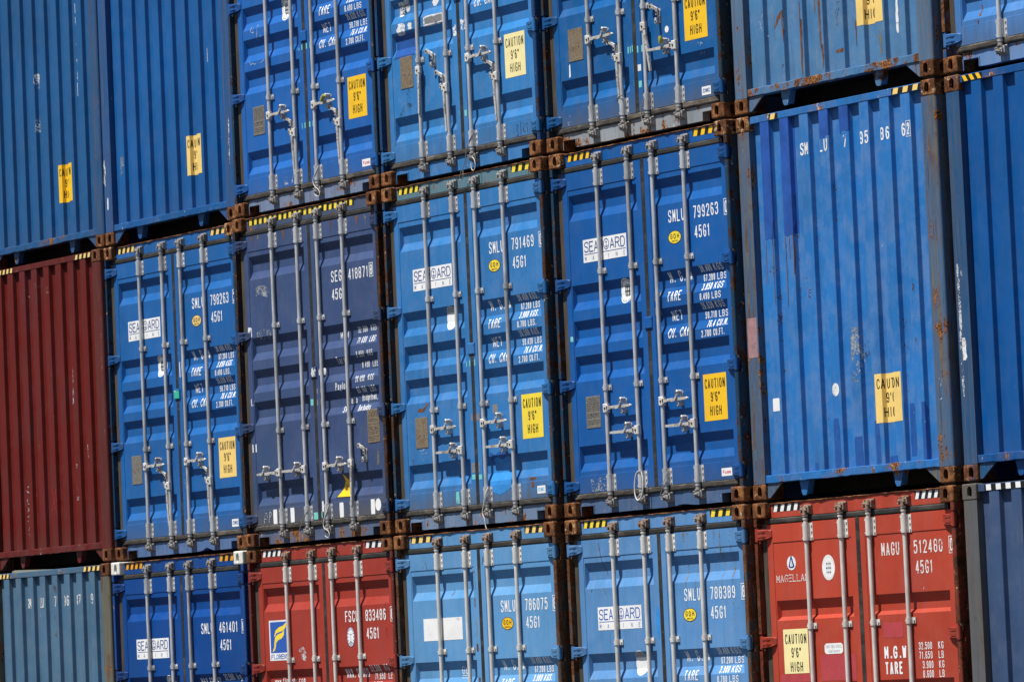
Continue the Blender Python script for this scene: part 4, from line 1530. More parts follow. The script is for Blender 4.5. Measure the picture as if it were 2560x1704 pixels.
patch(L['R'], rec, [(.19, .30), (.24, .26), (.33, .24), (.40, .255), (.47, .275), (.505, .29), (.50, .52), (.46, .55), (.36, .52), (.30, .545), (.235, .53), (.225, .45), (.192, .44)], 'cyan_paint')
patch(L['R'], rec, [(.195, .50), (.50, .50), (.50, .565), (.36, .60), (.28, .565), (.20, .59)], 'deep_paint', off=.0008)
patch(L['L'], rec, rect(-.052, .86, -.026, .92), 'greyscrap', nm='tape')
patch(L['R'], rec, rect(.03, .86, .075, .92), 'greyscrap', nm='tape')
patch(L['R'], rec, rect(.27, .905, .345, .975), 'greyscrap', nm='tape')
patch(L['L'], rec, rect(-.075, .44, .0 - .026, .52), 'greyscrap', nm='tape')
patch(L['R'], rec, rect(.03, .44, .085, .52), 'greyscrap', nm='tape')
patch(L['L'], rec, rect(-.075, .385, -.026, .425), 'teal', nm='tape')
patch(L['R'], rec, rect(.03, .38, .075, .42), 'teal', nm='tape')
patch(L['L'], rec, rect(-.10, 1.31, -.03, 1.36), 'teal', nm='tape')
patch(L['R'], rec, rect(.03, 1.31, .085, 1.36), 'teal', nm='tape')
patch(L['L'], rec, jag(-.33, .20, -.275, .30, 7, .2), 'teal', nm='tape')
patch(L['L'], rec, [(-.885, 1.0), (-.83, .985), (-.78, .99), (-.73, 1.03), (-.70, 1.055), (-.735, 1.06), (-.76, 1.03), (-.80, 1.015), (-.85, 1.022)], 'rust_run', nm='rust_stain')
patch(L['L'], rec, jag(-1.02, .50, -.955, .60, 15, .3), 'scuff', nm='scuff_mark')
scribble(L['L'], rec, [[(-.86, .67), (-.83, .665), (-.80, .68)], [(-.86, .63), (-.80, .65), (-.76, .645)], [(-.84, .60), (-.81, .585)]], .006)
patch(L['R'], rec, jag(.78, .33, .86, .355, 31, .3), 'rust_run', nm='rust_stain')
patch(L['R'], rec, jag(.80, .27, .845, .32, 32, .4), 'rust_run', nm='rust_stain')
ROOT31 = r
# 798263
r, L, rec, hd, rods = doors((1, 1), alb((31.4, 98.2, 176.2)), 'blue container with white number 798263 and a green label between its doors',
                            fade=.2, dirt=.25, rust=-.1, chips=-.2, grime=.35, post_rust=.5, sill_rust=.12, sill_mix=.3, handles='RdRd', cast_light=1.0, cast=.85, dent=(0.42, .032, .07), hz=('yellow_pale', 'black'), post_rgb=(.012, .05, .11))
number_block(L['R'], rec, 'SMLU', '798263', '2')
weights(L['R'], rec, ('3.850', '8.490'), ('26.630', '58.710'), '.')
liner_logo(L['L'], rec, -.888, 2.181)
goh(L['R'], rec, .393, 2.085, 'yellow_pale')
seal(L['L'], rec, -.322, 1.731)
data_plate(L['L'], rec, -.918, .682, .190, .262, False)
caution(L['R'], .703, 1.006, 'door', rec, 'yellow_pale')
maker_tag(L['R'], rec, .897, .205, .118, .068, 'CIMC', 'navy_print')
pl = decal('green_label', L['L'], [(rect(-.046, 1.412, .048, 1.486), 0, 0)] + [(rect(-.036, 1.424 + i * .011, .036 - .02 * (i % 2), 1.4265 + i * .011), 1, 1) for i in range(5)] + [(rect(-.04, 1.476, -.01, 1.482), 1, 2)], [MAT['green'], MAT['teal'], MAT['white']], .032, None)
patch(L['R'], rec, jag(.05, 1.60, .095, 1.74, 21, .15), 'white', nm='tape')
scribble(L['R'], rec, [[(.06, .64), (.085, .655), (.06, .67)], [(.085, .60), (.08, .66)]], .006)
# navy 418871
r, L, rec, hd, rods = doors((2, 1), alb((62, 83, 128)), 'navy container with white number 418871 and yellow and black strip along its header',
                            fade=.35, dirt=.4, rust=0, chips=.05, grime=.7, post_rust=.72, sill_rust=.4, sill_mix=.25, head_rgb=(.055, .085, .16), handles='LLRU', hub_z=(.626, .628, .632, .632), hz=('yellow_lemon', 'black'), hz_full=True, cast=1.1, cast_light=.3, top_rust=.32, post_rgb=(.015, .022, .04))
letters(L['R'], [('SEGU', .343, 2.196, .096, dict(fit=.235, sw=.114)), ('418871', .628, 2.190, .096, dict(fit=.322, sw=.114)), ('45G1', .345, 2.042, .094, dict(fit=.21, sw=.114))], rec)
decal('lettering', L['R'], P(boxed(.966, 2.186, 1.031, 2.306, '8'), 0), [MAT['letter']], 'door', rec)
letters(L['R'], [('MGW', .408, 1.704, .058, dict(fit=.135)), ('32 500', .700, 1.732, .052, dict(fit=.15)), ('KGS', .905, 1.734, .052, dict(fit=.09)),
                 ('71 650', .704, 1.642, .052, dict(fit=.15)), ('LBS', .906, 1.642, .052, dict(fit=.09)), ('Tare', .362, 1.492, .062, dict(fit=.135)), ('3 850', .696, 1.524, .052, dict(fit=.125)), ('KGS', .876, 1.526, .052, dict(fit=.09)),
                 ('8 490', .740, 1.432, .052, dict(fit=.12)), ('LBS', .910, 1.432, .052, dict(fit=.09)), ('Payload', .340, 1.270, .064, dict(fit=.24)), ('28 650', .668, 1.316, .052, dict(fit=.15)), ('KGS', .875, 1.318, .052, dict(fit=.09)),
                 ('63 160', .676, 1.222, .052, dict(fit=.15)), ('LBS', .884, 1.222, .052, dict(fit=.09)), ('SeaCo', .462, 1.142, .056, dict(fit=.18)), ('SRL', .430, 1.074, .052, dict(fit=.10)), ('Bridgetown,', .722, 1.152, .056, dict(fit=.24)), ('Barbados', .682, 1.070, .052, dict(fit=.20))], rec)
data_plate(L['R'], rec, .842, .788, .192, .282, True, 'plate_warm')
tri = [(.288, .362), (.512, .357), (.512, .40), (.470, .47), (.425, .53), (.398, .556), (.392, .50), (.372, .455), (.335, .41)]
cxx = sum(p[0] for p in tri) / len(tri)
czz = sum(p[1] for p in tri) / len(tri)
pol = [([(cxx + (a - cxx) * 1.10, czz + (b - czz) * 1.08) for a, b in tri], 0, 1), (tri, 1, 0)]
pol += [(p, l + 2, 1) for p, l in text_quads('Super', .40, .44, .024, fit=.075)] + [(p, l + 2, 1) for p, l in text_quads('HEAVY', .385, .405, .016, fit=.085)]
decal('triangle_sticker', L['R'], pol, [MAT['yellow'], MAT['black']], 'door', rec)
for i, (a, b) in enumerate(((-.792, -.722), (-.496, -.426), (.333, .402), (.845, .915))):
    patch(L['L' if a < 0 else 'R'], rec, jag(a, .186, b, .312, 40 + i, .10), 'white', nm='tape')
patch(L['R'], rec, jag(.045, .20, .075, .34, 45, .15), 'white', nm='tape')
decal('round_sticker', L['R'], [(ellipse(.965, .262, .046, .052), 0, 0)], [MAT['white']], 'door', rec)
patch(L['L'], rec, rect(-.10, .19, -.03, .25), 'teal', nm='tape')
patch(L['R'], rec, rect(.03, .20, .07, .25), 'teal', nm='tape')
patch(L['L'], rec, rect(-.075, 1.17, -.03, 1.225), 'teal', nm='tape')
patch(L['R'], rec, rect(.028, 1.165, .095, 1.215), 'greyscrap', nm='tape')
patch(L['R'], rec, rect(.035, 1.26, .10, 1.31), 'greyscrap', nm='tape')
patch(L['L'], rec, jag(-.945, 2.175, -.71, 2.285, 52, .3), 'silver', nm='glue_residue')
patch(L['L'], rec, jag(-.955, 1.79, -.71, 1.89, 53, .3), 'silver', nm='glue_residue')
patch(L['L'], rec, jag(-1.108, 1.84, -1.04, 1.93, 54, .3), 'white_worn', nm='tape')
patch(L['L'], rec, rect(-1.105, .83, -1.04, .90), 'white', nm='tape')
patch(L['L'], rec, jag(-1.10, 1.24, -1.05, 1.30, 55, .2), 'white_worn', nm='tape')
decal('tape', L['L'], [(jag(-.035, 1.415, .045, 1.49, 56, .3, 6), 0, 0)], [MAT['white_worn']], .032, None)
patch(L['R'], rec, jag(.075, 1.42, .14, 1.48, 57, .2), 'white', nm='tape')
scribble(L['L'], rec, [[(-.95, .20), (-.93, .28), (-.905, .295), (-.895, .25)], [(-.945, .24), (-.90, .235)], [(-.86, .20), (-.855, .29), (-.83, .30), (-.82, .265), (-.855, .245)]], .006)
for i, (xa, w_) in enumerate(((-.99, .045), (-.88, .035), (-.45, .04), (-.30, .05), (.36, .03), (.62, .04), (.78, .05), (.93, .04), (1.02, .03))):
    patch(L['L' if xa < 0 else 'R'], rec, [(xa, 2.725), (xa + .35 * w_, 2.655), (xa + w_ * .5, 2.612), (xa + w_ * .62, 2.66), (xa + w_, 2.725)], 'ochre_run' if i % 2 else 'rust_run', nm='rust_stain')
patch(L['R'], rec, [(.855, .60), (.862, .785), (.875, .785), (.872, .58)], 'ochre_run', nm='rust_stain')
patch(L['R'], rec, [(.97, .59), (.978, .785), (1.01, .785), (1.0, .60)], 'ochre_run', nm='rust_stain')
ROOT21 = r
# maroon end
r, wall, top = endwall((0, 1), alb((106, 24, 18)), 'maroon container end with upright ribs and chalk writing at the left edge', fade=.12, dirt=.35, rust=-.05, chips=.05, grime=.1, hz_seg=((-.86, -.55, 4), (.70, 1.03, 4)), post_rust=.12, rail_rust=.15, cast=.55, cast_light=.1, cast_rgb=alb((105, 48, 46)), weather=.12)
scribble(wall, None, [[(-.40, .72), (-.47, .75), (-.40, .78)], [(-.44, .74), (-.44, .765)], [(-.47, .68), (-.42, .66), (-.455, .63), (-.40, .61)], [(-.44, .58), (-.40, .56), (-.44, .54), (-.46, .56), (-.44, .58)], [(-.40, .50), (-.46, .49), (-.41, .46), (-.46, .44)], [(-.43, .40), (-.40, .38), (-.45, .36)], [(-.46, .33), (-.40, .32), (-.44, .28), (-.40, .26)]], .007, 'chalk', 'end')
scribble(wall, None, [[(.06, .52), (.15, .72)], [(.06, .74), (.15, .50)], [(.15, .72), (.152, .60)]], .010, 'chalk_red', 'end')
stack_text(wall, 'TRLU', .585, .93, .04, .10, 'chalk', False, .03)
for i in range(7):
    patch(r, None, jag(1.172 + .006 * (i % 3), .2 + .36 * i, 1.186 + .006 * (i % 3), .2 + .36 * i + .33, 700 + i, .6, 9), 'pale_scuff', .003, 'paint_chip')
patch(wall, None, [(.545, 1.50), (.555, 1.51), (.575, 1.85), (.58, 1.60), (.57, 1.50)], 'chalk', 'end', 'scuff_mark')
for i, xx in enumerate((-.41, -.165, .08, .33)):
    patch(wall, None, jag(xx, 2.50 + .03 * i, xx + .09, 2.66 + .03 * i, 80 + i, .5, 6), 'pale_scuff', 'end', 'glue_residue')
scribble(wall, None, [[(.82, .98), (.815, 1.10)], [(.82, .98), (.835, .98)]], .006, 'chalk', 'end', 'scratch')
r, wall, top = endwall((5, 1), alb((48, 120, 203)), 'sun-faded blue container end with white number 795866 and dark blue repainted ribs', fade=.8, dirt=.4, rust=.10, chips=.3, grime=.1, hz_seg=((-.815, -.70, 1), (.695, 1.045, 3)), post_rust=.42, rail_rust=.42, cast=.78, cast_light=.8, cast_bottom=1.1, post_rgb=(.06, .125, .235), weather=1.0)
for txt, x in (('S', -.441), ('M', -.388), ('L', -.208), ('U', -.150), ('7', .088), ('9', .288), ('5', .350), ('8', .536), ('6', .602), ('6', .792)):
    letters(wall, [(txt, x, 2.525, .094, dict(fit=.043, sw=.14))], None, 'end', 'letter_worn' if txt in 'MU7' else 'letter')
decal('lettering', wall, P(boxed(.842, 2.515, .895, 2.632, '2', .004), 0), [MAT['letter']], 'end', None)
caution(wall, .325, .837, 'end', None, 'yellow_pale', w=.366)
for i, (a, b, c_, d) in enumerate(((-.940, -.824, 1.935, 2.832), (-.694, -.552, 1.945, 2.832), (-.202, -.084, 2.628, 2.832), (.046, .162, 2.632, 2.832))):
    pts = [(a, d), (a, c_ + .02)] + [(a + (b - a) * (k + .5) / 5, c_ + RND.uniform(-.008, .022)) for k in range(5)] + [(b, c_ + .015), (b, d)]
    patch(wall, None, pts, 'royal', 'end')
for (x0_, z0_, x1_, z1_) in ((-.20, .185, -.12, .55), (.05, .17, .16, .40), (.30, .18, .36, .50), (.42, .165, .56, .24), (.67, .22, .74, .60), (.86, .185, .91, .60), (-.45, .17, -.40, .24)):
    patch(wall, None, jag(x0_, z0_, x1_, z1_, int(x0_ * 1000) + 900, .2, 7), 'deep_paint', 'end')
decal('label_sticker', wall, [([(-.936, .655), (-.85, .655), (-.85, .742), (-.858, .752), (-.926, .752), (-.936, .742)], 0, 0)], [MAT['white']], 'end', None)
decal('label_sticker', wall, [(ellipse(-.148, .762, .042, .048), 0, 0)], [MAT['white_worn']], 'end', None)
patch(wall, None, jag(.045, .80, .17, 1.20, 101, .35, 8), 'silver', 'end', 'glue_residue')
patch(wall, None, jag(.165, .84, .25, 1.10, 102, .5, 8), 'scuff', 'end', 'glue_residue')
for i, (x0_, z0_, x1_, z1_) in enumerate(((-.585, 1.55, -.545, 2.25), (-.85, 1.5, -.815, 2.10), (-.345, 1.75, -.30, 2.35), (-.095, 1.95, -.06, 2.30), (-.925, 1.55, -.85, 1.85), (-.68, 1.3, -.665, 1.93), (-.572, 1.45, -.560, 1.95), (-.43, 1.45, -.37, 1.62), (.65, .95, .70, 1.35), (.51, 2.05, .54, 2.30), (.775, 2.02, .80, 2.25), (.865, 1.6, .875, 2.1), (-.20, 1.05, -.17, 1.35), (.82, 1.0, .86, 1.5), (.655, .55, .69, .85), (.77, .70, .88, .74), (-.31, .40, -.26, .62), (-.295, .30, -.275, .85), (.02, .60, .06, .80), (-.83, .9, -.80, 1.6))):
    patch(wall, None, jag(x0_, z0_, x1_, z1_, 110 + i, .5, 9), 'rust_fleck', 'end', 'rust_stain')
scribble(wall, None, [[(-.925, 1.93), (-.93, 1.75), (-.925, 1.62)], [(-.845, 1.94), (-.838, 1.75), (-.845, 1.60), (-.838, 1.45)], [(-.68, 1.94), (-.675, 1.70), (-.68, 1.42)], [(-.632, 1.94), (-.63, 1.78)], [(-.585, 1.95), (-.58, 1.80), (-.585, 1.66)]], .007, 'rust_run', 'end', 'rust_stain')
scribble(wall, None, [[(-.91, 1.88), (-.875, 1.80)], [(-.905, 1.80), (-.87, 1.71)], [(-.91, 1.72), (-.88, 1.64)], [(-.44, 1.62), (-.40, 1.50)], [(-.435, 1.55), (-.40, 1.45)]], .008, 'rust_fleck', 'end', 'rust_stain')
patch(r, None, jag(-1.192, 1.075, -1.066, 1.375, 131, .08, 6), 'pink', .003, 'paint_patch')
scribble(r, None, [[(1.10, .74), (1.13, .76), (1.14, .72), (1.115, .70), (1.145, .66), (1.13, .60), (1.10, .60)]], .007, 'chalk', .003)
r, wall, top = endwall((6, 1), alb((12, 84, 160)), 'deep blue container end at the right edge, above a black and white strip', fade=.15, dirt=.2, rust=-.1, chips=0, grime=.1, hz=('yellow', 'black'), hz_seg=((-1.03, -.80, 3),), post_rust=.05, rail_rust=.25, flip=-1, slant=.7, cast=.6, cast_light=.8, post_rgb=(.018, .082, .20))
patch(r, None, jag(-1.165, .86, -1.105, 1.02, 141, .4, 6), 'white_worn', .003, 'paint_chip')
patch(r, None, jag(-1.185, .6, -1.15, 1.55, 142, .5, 9), 'chalk', .003, 'scuff_mark')
# ===== bottom row =====
r, wall, top = endwall((0, 0), alb((78, 115, 146)), 'pale grey blue container end with broken white number under the maroon one', fade=.5, dirt=.45, rust=.1, chips=.2, grime=.1, hz_seg=((-1.02, -.80, 3), (.69, 1.04, 4)), post_rust=.45, rail_rust=.35, cast=1.1, cast_light=.1, post_rgb=(.12, .125, .10), weather=.8, hz=('yellow_pale', 'black'))
for txt, x in (('S', -.47), ('M', -.425), ('L', -.20), ('U', -.165), ('7', .09), ('9', .275), ('6', .34), ('4', .525), ('7', .575), ('9', .82)):
    letters(wall, [(txt, x, 2.535, .096, dict(fit=.044, sw=.114))], None, 'end', 'letter_worn')
for i, (x0_, z0_, x1_, z1_) in enumerate(((-.20, 2.2, -.12, 2.75), (.05, 2.2, .13, 2.75))):
    patch(wall, None, jag(x0_, z0_, x1_, z1_, 160 + i, .5, 9), 'rust_fleck', 'end', 'rust_stain')
r, L, rec, hd, rods = doors((1, 0), alb((2, 68.3, 148.9)), 'new looking deep blue container with white number 461401 and white corner castings', fade=.1, dirt=.12, rust=-.3, chips=-.4, grime=.1, post_rust=-.2, sill_rust=.0, top_rust=-.2, cast=.12, cast_light=0, cast_rgb=(.80, .80, .74), hz=('orange', 'black'), post_rgb=(.012, .06, .24))
number_block(L['R'], rec, 'SMLU', '461401', '0', px=.330, top=2.284, code_top=2.128)
liner_logo(L['L'], rec, -.884, 2.176)
letters(L['R'], [('MAX.GROSS', .24, 1.72, .078, dict(fit=.36)), ('32.500', .68, 1.765, .058, dict(fit=.17)), ('kg', .905, 1.765, .058, dict(fit=.075)), ('71.650', .70, 1.680, .058, dict(fit=.17)), ('lb', .915, 1.680, .058, dict(fit=.06)), ('TARE', .25, 1.58, .075, dict(fit=.18)), ('3.850', .70, 1.59, .058, dict(fit=.15)), ('8.490', .70, 1.50, .058, dict(fit=.15))], rec)
seal(L['L'], rec, -.30, 1.74)
r, L, rec, hd, rods = doors((2, 0), alb((169.3, 60, 47.3)), 'brick red container with white number 833486 and a blue and yellow flag sign', fade=.1, dirt=.2, rust=-.25, chips=-.15, grime=.1, rods='galv_pale', cam='rust', post_rust=.25, sill_rust=.1, top_rust=-.05, cast=.72, cast_light=0, cast_rgb=alb((120, 62, 50)), hz=('white', 'black'), hz_n=(4, 3), post_rgb=(.12, .025, .02))
number_block(L['R'], rec, 'FSCU', '833486', '8', px=.322, top=2.303, code_top=2.150)
x0_, z0_ = -.972, 1.915
pol = [(rect(x0_, z0_, x0_ + .34, z0_ + .350), 0, 0), (rect(x0_ + .018, z0_ + .066, x0_ + .322, z0_ + .336), 1, 1)]
sw1 = [(.085, .215), (.11, .262), (.17, .288), (.24, .300), (.30, .330), (.285, .285), (.24, .258), (.17, .246), (.12, .236), (.095, .205)]
sw2 = [(.045, .075), (.075, .115), (.085, .165), (.10, .205), (.15, .228), (.21, .238), (.26, .262), (.25, .218), (.21, .190), (.15, .178), (.115, .155), (.105, .118), (.085, .088)]
for sw_ in (sw1, sw2):
    pol.append(([(x0_ + a, z0_ + b) for a, b in sw_], 2, 2))
pol += [(p, l + 1, 1) for p, l in text_quads('FLORENS', x0_ + .022, z0_ + .012, .042, .6, .10, .17, fit=.296, serif=True)]
decal('logo_sign', L['L'], pol, [MAT['white'], MAT['blue_print'], MAT['yellow_lemon']], 'door', rec)
decal('round_sticker', L['R'], [(ellipse(.401, 2.081, .062, .086), 0, 1), (ellipse(.401, 2.081, .056, .080), 1, 0)] + [(ellipse(.401 + .050 * math.cos(a) * .94, 2.081 + .073 * math.sin(a) * .94, .0065, .008, 8), 2, 1) for a in [math.pi * k / 7 for k in range(14)]] +
      [(rect(.398, 2.045, .404, 2.115), 2, 2), (rect(.380, 2.098, .422, 2.104), 3, 2), (ellipse(.401, 2.035, .020, .012, 12), 3, 2)], [MAT['white'], MAT['navy_print'], MAT['grey_print']], 'door', rec)
letters(L['R'], [('MAX. GROSS', .262, 1.735, .078, dict(fit=.37)), ('32.500', .676, 1.778, .056, dict(fit=.165)), ('KG', .905, 1.782, .056, dict(fit=.07)), ('71.650', .716, 1.710, .056, dict(fit=.165)), ('LB', .935, 1.712, .056, dict(fit=.065)), ('TARE', .262, 1.59, .075, dict(fit=.18)), ('3.900', .70, 1.637, .056, dict(fit=.14)), ('8.600', .70, 1.56, .056, dict(fit=.14))], rec)
letters(L['L'], [('www.florens.com', -.962, 1.712, .050, dict(fit=.52, sw=.12))], rec)
patch(L['L'], rec, jag(-.46, 1.90, -.32, 2.02, 171, .6, 7), 'chalk', nm='scuff_mark')
scribble(L['R'], rec, [[(.985, 2.36), (.975, 2.32), (.99, 2.28), (.985, 2.20)], [(.99, 2.14), (.985, 2.10), (.995, 2.06)]], .004, 'pen')
r, L, rec, hd, rods = doors((3, 0), alb((96, 157, 211)), 'light blue container with white number 786075 and a blank white panel on its left door', fade=.35, dirt=.25, rust=.04, chips=.0, grime=.1, rods='galv_pale', cam='rust', post_rust=.8, sill_rust=.3, top_rust=.2, cast=1.1, cast_light=.35, hz=('yellow_pale', 'black'), hz_n=(3, 3), post_rgb=(.05, .05, .045))
number_block(L['R'], rec, 'SMLU', '786075', '8', px=.298, top=2.300, code_top=2.158)
weights(L['R'], rec, ('3.980', '8.780'), ('26.500', '58.420'), '.')
goh(L['R'], rec, .386, 2.112, 'yellow')
decal('blank_sign', L['L'], [(rect(-.892, 2.006, -.292, 2.190), 0, 0)], [MAT['white']], 'door', rec)
scribble(L['L'], rec, [[(-.38, 2.185), (-.33, 2.15), (-.30, 2.12)], [(-.36, 2.175), (-.31, 2.165)], [(-.545, 2.07), (-.535, 2.065)]], .005, 'rust_fleck')
letters(L['L'], [('GL', -.376, 1.722, .062, dict(fit=.10, sw=.12)), ('CERTIFIED', -.376, 1.683, .014, dict(fit=.10))], rec)
decal('lettering', L['L'], [(rect(-.376, 1.708, -.276, 1.713), 0, 0)], [MAT['letter']], 'door', rec)
for i, (a, b, c_, d) in enumerate(((-.105, 2.40, -.055, 2.56), (-.10, 2.26, -.07, 2.34), (-.085, 1.90, -.05, 1.96), (-.075, 1.64, -.04, 1.69), (-.09, 1.48, -.06, 1.50))):
    patch(L['L'], rec, jag(a, b, c_, d, 180 + i, .35, 6), 'rust_run', nm='rust_stain')
patch(L['L'], rec, [(-.10, 1.95), (-.09, 2.40), (-.06, 2.40), (-.065, 1.92)], 'ochre_run', nm='rust_stain')
scribble(L['L'], rec, [[(-.44, 2.42), (-.43, 2.40), (-.45, 2.37), (-.46, 2.38)]], .006, 'rust_run')
scribble(L['L'], rec, [[(-.82, 2.66), (-.80, 2.60)], [(-.86, 2.62), (-.855, 2.61)]], .005, 'rust_run')
scribble(L['R'], rec, [[(.055, 2.66), (.06, 2.62)], [(.07, 2.67), (.05, 2.60)], [(.085, 2.66), (.08, 2.63)]], .004, 'rust_run')
r, L, rec, hd, rods = doors((4, 0), alb((92, 148, 206)), 'light blue container with white number 788389 and ochre rust runs on its doors', fade=.4, dirt=.35, rust=.04, chips=.0, grime=.1, rods='galv_pale', cam='rust', post_rust=.8, sill_rust=.3, top_rust=.25, cast=1.0, cast_light=.75, hz=('yellow_lemon', 'black'), hz_n=(4, 3), post_rgb=(.04, .06, .07))
number_block(L['R'], rec, 'SMLU', '788389', '8', px=.306, top=2.294, gx=.652, ge=.976, bx=1.060, code_x=.648, code_top=2.146)
weights(L['R'], rec, ('3.980', '8.780'), ('26.500', '58.420'), '')
liner_logo(L['L'], rec, -.888, 2.194, 'blue_print')
goh(L['R'], rec, .370, 2.092)
seal(L['L'], rec, -.345, 1.742, blank=True, mats=('white', 'grey_print'))
for i, (xa, zt, zb, w_) in enumerate(((.318, 2.725, 2.06, .030), (.372, 2.725, 2.5, .022), (.93, 2.725, 1.85, .024), (.72, 2.72, 2.3, .03), (.80, 2.715, 2.25, .02), (.56, 2.71, 2.45, .02), (-.84, 2.725, 2.60, .012), (.45, 2.5, 2.2, .014))):
    patch(L['L' if xa < 0 else 'R'], rec, [(xa, zt), (xa + w_ * .25, (zt + zb) / 2), (xa + w_ * .4, zb), (xa + w_ * .6, zb), (xa + w_ * .8, (zt + zb) / 2), (xa + w_, zt)], 'ochre_run', nm='rust_stain')
scribble(L['L'], rec, [[(-.83, 2.70), (-.81, 2.60), (-.80, 2.52), (-.77, 2.44)], [(-.80, 2.35), (-.78, 2.33), (-.77, 2.30)], [(-.965, 2.32), (-.955, 2.34)]], .006, 'rust_run')
patch(L['L'], rec, ellipse(-.155, 2.48, .03, .09, 16), 'cyan_paint', nm='paint_patch')
patch(L['L'], rec, ellipse(-.055, 2.05, .028, .13, 16), 'cyan_paint', nm='paint_patch')
patch(L['R'], rec, [(1.008, 2.11), (1.016, 2.15), (1.018, 2.10), (1.014, 2.06)], 'scuff', nm='scuff_mark')
# red MAG
r, L, rec, hd, rods = doors((5, 0), alb((189.3, 71.3, 50.8)), 'bright red container with worn white number 512480 and round emblem', kind='B', fade=.2, dirt=.2, rust=-.2, chips=-.1, grime=.1, rods='galv_pale', cam='rust', post_rust=.72, sill_rust=.2, top_rust=-.05, cast=.95, cast_light=.2, hz=('white', 'black'), hz_n=(4, 4), post_rgb=(.20, .035, .02))
number_block(L['R'], rec, 'MAGU', '512480', '0', px=.270, top=2.528, mat='letter_worn', gx=.654, ge=.99, bx=1.066, code_x=.664, code_top=2.382)
letters(L['R'], [('M.G.W.', .246, 1.686, .092, dict(fit=.30, sw=.17)), ('TARE', .250, 1.572, .092, dict(fit=.205, sw=.17)), ('32.500', .656, 1.742, .053, dict(fit=.155)), ('KG', .882, 1.742, .053, dict(fit=.060)), ('71.650', .656, 1.675, .053, dict(fit=.155)), ('LB', .882, 1.675, .053, dict(fit=.058)),
                 ('3.900', .692, 1.606, .053, dict(fit=.125)), ('KG', .882, 1.606, .053, dict(fit=.060)), ('8.600', .692, 1.540, .053, dict(fit=.125)), ('LB', .882, 1.540, .053, dict(fit=.058))], rec)
caution(L['L'], -.984, 1.940, 'door', rec, 'cream', w=.308, h=.331)
letters(L['L'], [('MAGELLAN', -1.034, 2.292, .054, dict(fit=.40, sw=.10, serif=True, wid=.7))], rec, mat='letter_worn')
decal('round_sticker', L['L'], [(ellipse(-.838, 2.431, .055, .053), 0, 0), ([(-.848, 2.474), (-.828, 2.474), (-.800, 2.405), (-.818, 2.393), (-.858, 2.393), (-.876, 2.405)], 1, 1), ([(-.838, 2.462), (-.822, 2.410), (-.832, 2.404), (-.836, 2.404)], 2, 0), ([(-.841, 2.462), (-.840, 2.404), (-.850, 2.405), (-.856, 2.411)], 2, 0), (ellipse(-.838, 2.476, .010, .008, 10), 2, 1)], [MAT['white'], MAT['navy_print']], 'door', rec)
seal(L['L'], rec, -.380, 2.378, .078, .094, mats=('white', 'faint'))
decal('label_sticker', L['L'], [([(-.455, 1.742), (-.27, 1.742), (-.25, 1.757), (-.25, 1.805), (-.27, 1.82), (-.455, 1.82), (-.475, 1.805), (-.475, 1.757)], 0, 0)] + [(p, l + 1, 1) for p, l in text_quads('COR-TEN STEEL', -.462, 1.786, .020, fit=.2)] + [(p, l + 1, 1) for p, l in text_quads('CONTAINER', -.43, 1.752, .018, fit=.14)], [MAT['white'], MAT['grey_print']], 'door', rec)
patch(L['R'], rec, jag(.246, 1.836, .482, 1.952, 191, .07, 5), 'rose', nm='paint_patch')
patch(L['L'], rec, rect(-.53, 1.545, -.10, 1.735), 'rose', nm='paint_patch')
patch(L['L'], rec, rect(-1.04, 1.545, -.66, 1.604), 'rose', nm='paint_patch')
scribble(L['R'], rec, [[(.585, 2.53), (.582, 2.45)], [(.75, 2.20), (.748, 2.17)]], .004, 'chalk')
r, wall, top = endwall((6, 0), alb((62, 86, 126)), 'slate blue container end with dark grey post at the lower right corner', fade=.4, dirt=.45, rust=.0, chips=.05, grime=.1, hz=('white', 'black'), hz_seg=((-.98, -.10, 8),), post_rust=.15, rail_rust=.1, flip=-1, slant=.05, cast=.25, cast_light=.2, cast_rgb=(.12, .11, .10), frame_rgb=(.09, .10, .12), post_rgb=(.105, .11, .12))
patch(wall, None, [(-.72, 2.50), (-.695, 2.50), (-.70, 2.44), (-.704, 2.25), (-.712, 2.25), (-.712, 2.44)], 'ochre_run', 'end', 'rust_stain')
patch(r, None, jag(-1.17, 1.9, -1.08, 1.97, 203, .5, 7), 'rust_fleck', .003, 'rust_stain')
# ===== top row =====
r, wall, top = endwall((0, 2), alb((35.8, 90.7, 152.1)), 'blue container end at the upper left edge beside its twin', fade=.2, dirt=.45, rust=.02, chips=.1, grime=.1, post_rust=.25, rail_rust=.33, cast=.85, cast_light=.25)
caution(wall, .338, .852, 'end', None, 'yellow', w=.32)
stack_text(wall, 'SMLU 798', .745, 2.60, .095, .128)
patch(wall, None, jag(.66, .30, .72, .46, 211, .4, 7), 'rust_fleck', 'end', 'rust_stain')
patch(wall, None, jag(-.10, 1.62, -.03, 1.78, 212, .5, 7), 'chalk', 'end', 'scuff_mark')
patch(wall, None, jag(-.10, 1.22, -.05, 1.36, 213, .5, 7), 'chalk', 'end', 'scuff_mark')
r, wall, top = endwall((1, 2), alb((24.8, 93, 167.2)), 'blue container end directly above the blue container numbered 798263', fade=.2, dirt=.3, rust=-.05, chips=.12, grime=.1, post_rust=.1, rail_rust=.3, cast=.95, cast_light=.3)
caution(wall, .346, .838, 'end', None, 'yellow_pale', w=.32)
stack_text(wall, 'SMLU 799', .755, 2.60, .095, .128)
patch(wall, None, [(-.905, .62), (-.90, .78), (-.87, .81), (-.842, .785), (-.842, .66)], 'silver', 'end', 'glue_residue')
patch(r, None, jag(-1.155, .33, -1.13, .44, 221, .3), 'white', .003, 'paint_chip')
patch(r, None, jag(-1.20, .55, -1.15, .80, 222, .7, 9), 'chalk', .003, 'paint_chip')
